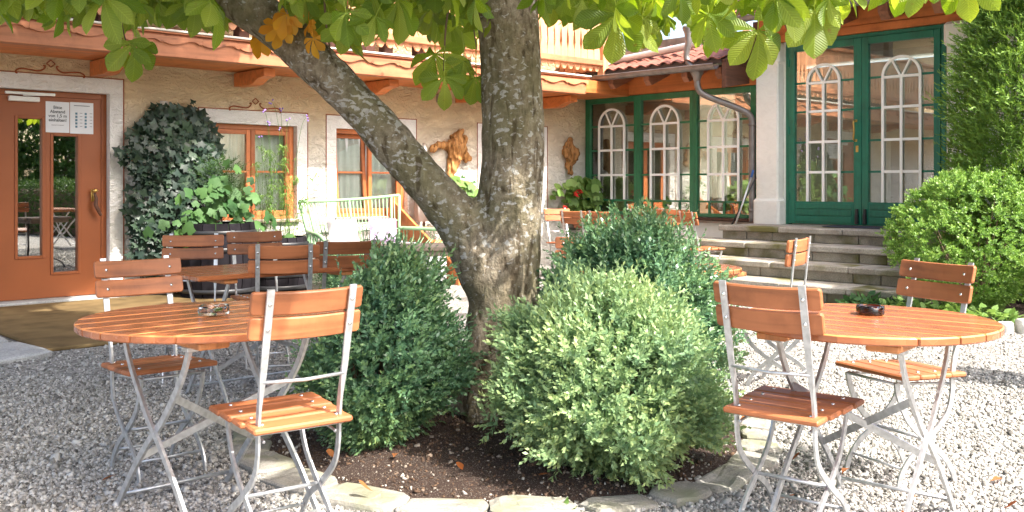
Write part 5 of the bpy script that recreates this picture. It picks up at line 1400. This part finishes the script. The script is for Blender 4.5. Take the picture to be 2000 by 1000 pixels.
for i, (x, y, m_, lab) in enumerate([(3.42, 9.45, 'vine', 'bluish green leafy plant at the foot of the steps'), (3.70, 9.1, 'herb', 'light green leafy plant behind the right table, left of the chair post'), (3.92, 8.75, 'herb', 'light green leafy plant behind the right table, between the chair posts'), (4.08, 8.45, 'herb', 'light green leafy plant at the right end of the border row')]):
    clump('ground_plant', lab, (x, y, 0), 150, .085, .06, .17, .25, M[m_], 40+i, GH)
clump('weed', 'small weed with narrow leaves between the border rocks', (4.10, 8.2, 0), 26, .09, .012, .10, .06, M['herb'], 55)
clump('weed', 'tiny green weed beside the edging stones at bottom', (.19, 3.62, 0), 14, .04, .02, .03, .03, M['herb'], 56)
# ---------------------------------------------------------------- plants along the house wall
def lobed_leaves(name, P, Nn, size, rng, mat, parent, lobes=5):
    n = len(P); ref = np.tile(np.array([[0, 0, 1.]]), (n, 1)); A = unit(np.cross(ref, Nn)+1e-6); Bq = np.cross(Nn, A)
    rot = rng.normal(math.pi, .5, n)
    prof = {5: [(0, .12), (.10, .62), (.17, .42), (.27, .86), (.36, .48), (.5, 1.0), (.64, .48), (.73, .86), (.83, .42), (.90, .62)],
            3: [(0, .2), (.07, .66), (.15, .80), (.20, .68), (.29, .95), (.37, .74), (.44, .9), (.5, 1.05), (.56, .9), (.63, .74), (.71, .95), (.80, .68), (.85, .80), (.93, .66)]}[lobes]
    V = []
    for f, r_ in prof:
        a_ = f*2*math.pi-math.pi/2*0+rot+math.pi/2
        cup = .16*r_*r_
        V.append(P+(A*np.sin(a_-math.pi/2)[:, None]+Bq*np.cos(a_-math.pi/2)[:, None])*(size*r_*.6)[:, None]-Nn*(cup*size)[:, None]*.6)
    V = np.stack(V, 1); m = V.shape[1]
    Cc = P[:, None, :]; V = np.concatenate([V, Cc], 1)
    fs = [(m, i, (i+1) % m) for i in range(m)]
    return quads(name, V, rng.random(n), mat, parent, m+1, fs)
def wall_plant(name, label, s0, n, size, fn, mat, seed, cat='plant', nrm=(0, -1, .35), jit=.4, lobes=5):
    rng = np.random.default_rng(seed); t = thing(name, label, cat, PL(s0, 0), ROT_L)
    P = fn(n, rng); n = len(P); Nn = unit(np.array([nrm])+rng.normal(0, jit, (n, 3)))
    o = lobed_leaves('foliage', P, Nn, size*rng.uniform(.65, 1.25, n), rng, mat, t, lobes); o['kind'] = 'stuff'
    return t
def ivy_pts(n, rng):
    z = rng.uniform(.12, 2.03, n); f = rng.uniform(-1, 1, n)
    hw = np.interp(z, [.1, .5, 1.0, 1.6, 1.85, 2.03], [.40, .46, .53, .53, .45, .25])
    d = np.interp(z, [.1, 1.0, 1.7, 2.03], [.42, .40, .26, .12])*np.sqrt(np.clip(1-f*f*.92, 0, 1))
    return np.stack([f*hw*(1+.10*np.sin(z*11+f*3))+.05*np.sin(z*7)+rng.normal(0, .025, n), -.02-d*(.66+.34*rng.random(n)), z+rng.normal(0, .03, n)], 1)
iv = wall_plant('ivy', 'dark ivy climbing the wall between the brown door and the window', -6.69, 1700, .128, ivy_pts, M['ivy'], 61, jit=.33)
sb_ = B()
for k in range(7): sb_.tube(cr([(-.1+.03*k, -.12, .0), (-.3+.1*k, -.1, .8), (-.45+.15*k, -.03, 1.8)], 5), [.014, .004], 5)
sb_.build('stems', M['twig'], iv)
def vine_pts(n, rng):
    f = rng.normal(0, .36, n); z = 1.0+rng.normal(0, .2, n)-.3*np.abs(f); return np.stack([f*.72, -.62-.16*rng.random(n), z], 1)
vp = wall_plant('vine_plant', 'bright green lobed vine growing over the barrel planter', -6.47, 120, .135, vine_pts, M['vine'], 63, lobes=3)
sb_ = B(); sb_.tube(cr([(0, -.55, .72), (.1, -.6, .9), (.3, -.62, .9)], 4), .006, 5); sb_.tube(cr([(0, -.55, .72), (-.15, -.6, 1.0), (-.3, -.64, 1.05)], 4), .006, 5); sb_.build('stems', M['twig'], vp)
rng = np.random.default_rng(66); n = 260; ft = thing('fern', 'fine feathery green plant between the ivy and the window', 'plant', PL(-6.35, -.5, .72), ROT_L)
a_ = rng.uniform(0, 6.28, n); P = np.stack([.2*np.cos(a_)*rng.random(n), .14*np.sin(a_)*rng.random(n), .25+.5*rng.random(n)], 1)
V, T = sprigs(P, np.stack([np.cos(a_), np.sin(a_), np.full(n, .6)], 1), 12, .13, .04, .008, rng); o = quads('foliage', V, T*.3, M['hedge_leaf'], ft); o['kind'] = 'stuff'
B().tube([(0, 0, 0), (0, 0, .4)], .008, 5).build('stems', M['twig'], ft)
# barrel planters
def barrel(label, s, d, r_, h):
    t = thing('barrel_planter', label, 'barrel', PL(s, d), ROT_L, 'dark barrel planters')
    ns = 18
    for k in range(ns):
        a0 = 2*math.pi*k/ns+.012; a1 = 2*math.pi*(k+1)/ns-.012; vs = []
        for z, q in ((0, .90), (h*.25, .98), (h*.5, 1.0), (h*.75, .98), (h, .90)):
            for aa in (a0, a1):
                vs.append((r_*q*math.cos(aa), r_*q*math.sin(aa), z))
            for aa in (a1, a0): vs.append(((r_*q-.025)*math.cos(aa), (r_*q-.025)*math.sin(aa), z))
        fs = []
        for i in range(4):
            for e in range(4):
                j = (e+1) % 4; fs.append((i*4+e, i*4+j, (i+1)*4+j, (i+1)*4+e))
        fs += [(3, 2, 1, 0), (16, 17, 18, 19)]
        B().add(vs, fs).build('stave', M['barrel'], t)
    for z, q in ((h*.12, .947), (h*.34, .995), (h*.66, .995), (h*.88, .947)):
        b = B(); n_ = 30; b.lathe([(r_*q+.001, -.022), (r_*q+.007, -.02), (r_*q+.007, .02), (r_*q+.001, .022)], n_, (0, 0, z)); b.build('hoop', M['black'], t, True)
    b = B(); b.lathe([(0, h*.86), (r_*.88, h*.86), (r_*.88, h*.9), (0, h*.92)], 20); b.build('earth', M['soil'], t); return t
barrel('dark oak barrel planter under the ivy and vine', -6.45, -.62, .42, .80)
barrel('dark barrel planter under the lavender, partly behind the chairs', -5.72, -.58, .36, .62)
# lavender like weeping plant with violet flowers
def weeping():
    rg = random.Random(12); t = thing('verbena_plant', 'tall wispy plant with narrow leaves and violet flowers before the window', 'plant', PL(-5.72, -.55, .55), ROT_L)
    V = []; T = []; sb2 = B(); fl = B(); rngw = np.random.default_rng(5)
    for k in range(30):
        x0 = rg.uniform(-.2, .2); y0 = rg.uniform(-.12, .12); h = rg.uniform(.35, 1.15) if k > 7 else rg.uniform(1.2, 1.62); dx = rg.uniform(-.28, .30); dy = rg.uniform(-.12, .1)
        pth = cr([(x0, y0, 0), (x0+dx*.3, y0+dy*.4, h*.5), (x0+dx*.7, y0+dy, h*.9), (x0+dx, y0+dy*1.2, h)], 6)
        sb2.tube(pth, [.0035, .0018], 4)
        if k <= 7: 
            e = pth[-1]
            for q in range(3): fl.lathe([(0, -.012), (.011, -.004), (.011, .006), (0, .012)], 6, (e.x+rg.uniform(-.03, .03), e.y, e.z+rg.uniform(-.04, .02)))
        m = len(pth)
        for q in range(46 if k > 7 else 18):
            p = pth[int(rg.random()**.8*(m-1))]
            if k <= 7 and p.z > h*.75: continue
            a_ = rg.uniform(0, 6.28); L_ = rg.uniform(.07, .15); d = Vector((math.cos(a_), math.sin(a_)*.7, rg.uniform(.1, .8))).normalized()
            sd = d.cross(Vector((0, 0, 1))).normalized()*.0055
            m1 = p+d*L_*.5; tip = p+d*L_*.85+Vector((0, 0, -L_*.45))
            V.append([p-sd*.4, p+sd*.4, m1+sd, m1-sd]); T.append(rg.random()); V.append([m1-sd, m1+sd, tip+sd*.1, tip-sd*.1]); T.append(T[-1])
    V = np.array([[tuple(q) for q in f] for f in V]); o = quads('foliage', V, np.array(T), M['herb'], t); o['kind'] = 'stuff'
    sb2.build('stems', M['herb'], t); struct(fl.build('flowers', M['petal_violet'], t, True), 'stuff')
weeping()
# geranium in a hanging pot on the wall near the corner
def geranium(name, label, loc, rz, rx, h, n, seed, petal, nflow, fmin=.75):
    rng = np.random.default_rng(seed); rg = random.Random(seed); t = thing(name, label, 'plant', loc, rz)
    P = np.stack([rng.normal(0, rx*.45, n), rng.normal(-.05, .12, n), h*rng.random(n)], 1)
    Nn = unit(np.array([[0, -.8, .6]])+rng.normal(0, .45, (n, 3))); A = unit(np.cross(Nn, np.array([[0, 0, 1.]]))); Bq = np.cross(Nn, A)
    V = []; sz = rng.uniform(.05, .095, n)
    for k in range(8):
        a_ = 2*math.pi*k/8; q = (1+.1*(k % 2))*(.45 if k == 2 else 1)
        V.append(P+(A*math.cos(a_)+Bq*math.sin(a_))*(sz*q)[:, None]-Nn*.012)
    o = quads('foliage', np.stack(V, 1), rng.random(n), M['herb'], t, 8); o['kind'] = 'stuff'
    sb2 = B()
    for k in range(n//4): sb2.tube(cr([(rg.uniform(-.06, .06), 0, -.02), tuple(P[k]*np.array([.5, .5, .6])), tuple(P[k])], 3), .004, 4)
    sb2.build('stems', M['herb'], t)
    for k, (fx, fz) in enumerate(nflow):
        b = B()
        for q in range(18):
            c = Vector((rg.gauss(0, .022), rg.gauss(0, .02), rg.gauss(0, .02))); b.lathe([(0, -.008), (.014, -.003), (.015, .004), (0, .008)], 6, (fx+c.x, -.2+c.y, fz+c.z))
        struct(b.build('flower', petal, t, True), 'stuff')
        B().tube(cr([(fx*.4, -.05, fz*.5), (fx*.8, -.15, fz*.9), (fx, -.2, fz-.01)], 4), .003, 4).build('flower_stalk', M['herb'], t)
    b = B(); b.lathe([(0, -.26), (.10, -.26), (.15, -.04), (.16, -.03), (.16, 0), (.14, 0), (.13, -.03), (0, -.03)], 18); b.build('pot', M['terracotta'], t, True)
    return t
geranium('geranium', 'leafy geranium with red flowers hanging on the wall by the corner', PL(-.35, -.22, .80), ROT_L, .62, .48, 120, 71, M['petal_red'], [(-.55, .06), (-.30, .26), (-.22, .30)])
b = B(); b.box(-.02, .02, 0, .10, -.30, -.26, .003); b.tube(cr([(0, .1, -.1), (0, 0, -.28), (0, -.1, -.28)], 4), .008, 6); o = b.build('pot_bracket', M['iron'], None, False, PL(-.35, -.10, .80), (0, 0, ROT_L)); tag(o, 'iron bracket holding the geranium pot on the wall', 'bracket')
geranium('potted_plant', 'green trailing plant standing on the wooden stair behind the limb', PL(-3.15, -.75, .70), ROT_L, .30, .55, 70, 73, M['petal_pink'], [])
wr = wall_plant('wall_creeper', 'light green creeper beside the driftwood in the fork of the tree', -2.55, 80, .07, lambda n, r: np.stack([r.normal(0, .22, n), -.05-.2*r.random(n), .75+.55*r.random(n)], 1), M['vine'], 75)
B().tube(cr([(0, -.05, 0), (.05, -.08, .6), (0, -.1, 1.2)], 4), .006, 5).build('stems', M['twig'], wr)
# window boxes seen through the veranda glass
for i, (t0, lab) in enumerate([(2.35, 'pink flowers in a dark box inside the right veranda window'), (1.55, 'pale flowers in a dark box inside the middle veranda window')]):
    gp = geranium('window_box_plant', lab, PR(t0, .32, .88), ROT_R, .30, .12, 40, 80+i, M['petal_pink'], [(.28, .06), (.42, .02), (-.1, .08)])
# fallen chestnut leaves
frg = random.Random(44)
DRY = [chestnut_leaf(100+i, 3+i, .075) for i in range(3)]
for me in DRY: me.materials.append(M['dry_leaf'])
SINGLE = []
for i in range(4):
    rg = random.Random(200+i); b = B(); vs, fs = leaflet_strip(0, .07, .032, rg.uniform(-.5, .4), rg); b.add(vs, fs); me = b.mesh('leaf', True); a = me.attributes.new('tint', 'FLOAT', 'POINT'); a.data.foreach_set('value', [rg.random()]*len(vs)); me.materials.append(M['dry_leaf']); SINGLE.append(me)
spots = [(1.02, 3.75, 'on the gravel between the edging stones and the right front chair'), (1.18, 4.22, 'on sunny gravel just right of the stone edging'), (1.36, 4.05, 'under the middle of the right round table'), (1.55, 3.80, 'under the right round table, towards its far right leg'), (1.42, 3.55, 'on bright gravel near the bottom of the right table legs'), (1.80, 3.62, 'alone on sunny gravel near the bottom right corner'), (1.92, 3.95, 'alone on sunny gravel at the right edge'), (1.12, 4.85, 'on the gravel behind the stone edging, right of the tall box bush'), (-1.05, 5.05, 'on shaded gravel behind the left round table'), (-1.35, 6.9, 'on shaded gravel under the rectangular table'), (-.50, 4.16, 'on bare soil below the left box bush'), (.10, 3.93, 'on soil against the front edging stones'), (-.20, 3.98, 'on soil left of the front box bush, near the edging'), (.90, 4.42, 'on sunlit soil right of the front box bush'), (-1.62, 4.05, 'on shaded gravel below the left rear chair'), (-.52, 3.70, 'on gravel in front of the edging, right of the left chair'), (-.75, 4.15, 'on soil behind the left front chair')]
for i, (x, y, where) in enumerate(spots):
    o = link('fallen_leaf', SINGLE[i % 4], None, None, (x, y, .022 if math.hypot(x-BEDC[0], y-BEDC[1]) > BEDR+.2 else .06), (frg.uniform(-.3, .3), frg.uniform(-.3, .3), frg.uniform(0, 6.28)))
    tag(o, 'brown fallen leaf '+where, 'leaf', 'fallen brown leaves')
for (x, y, z, lab) in ((.50, 4.62, .735, 'large dry brown chestnut leaf caught on the front box bush'), (.33, 4.75, .80, 'small dry brown leaf sticking up between the two right box bushes')):
    o = link('dry_leaf', DRY[1 if z < .76 else 0], None, None, (x, y, z), (R(50), R(20), R(40))); tag(o, lab, 'leaf')
# ---------------------------------------------------------------- greenery outside the picture, seen mirrored in the glass of the brown door
def hedge(label, loc, rz, lx, ly, h, n, seed):
    rng = np.random.default_rng(seed); t = thing('hedge', label, 'hedge', loc, rz)
    P = np.stack([rng.uniform(-lx/2, lx/2, n), rng.uniform(-ly/2, ly/2, n), rng.uniform(.05, h, n)], 1)
    k = rng.integers(0, 3, n); P[k == 0, 1] = -ly/2*rng.uniform(.9, 1.05, (k == 0).sum()); P[k == 1, 2] = h*rng.uniform(.95, 1.04, (k == 1).sum())
    V, T = sprigs(P, rng.normal(0, 1, (n, 3))+np.array([0, -.4, .6]), 10, .12, .05, .028, rng); o = quads('foliage', V, T, M['hedge_leaf'], t); o['kind'] = 'stuff'
    B().box(-lx/2+.1, lx/2-.1, -ly/2+.12, ly/2-.12, 0, h-.12, .05).build('stems', M['twig'], t)
hedge('clipped green hedge closing the courtyard beyond the right edge', (8.6, 2.2, 0), R(-60), 6.0, .8, 1.2, 3200, 91)
def far_tree(label, loc, h, r_, seed):
    rng = np.random.default_rng(seed); t = thing('garden_tree', label, 'tree', loc, 0, 'trees outside the picture')
    n = 2600; D = fib_dirs(n, rng); P = D*r_*(.55+.45*rng.random((n, 1)))*np.array([1, 1, 1.15])+np.array([0, 0, h-r_])
    V, T = sprigs(P, D+rng.normal(0, .5, (n, 3)), 9, .35, .16, .09, rng); o = quads('crown', V, T, M['hedge_leaf'], t); o['kind'] = 'stuff'
    B().tube([(0, 0, 0), (.1, 0, h*.8)], [.2, .06], 10).build('trunk', M['twig'], t)
far_tree('round garden tree behind the hedge beyond the right edge, nearer the house', (12.5, 1.0, 0), 5.2, 2.2, 95)
far_tree('round garden tree behind the hedge beyond the right edge, nearer the viewer', (11.2, -3.4, 0), 4.8, 2.1, 96)
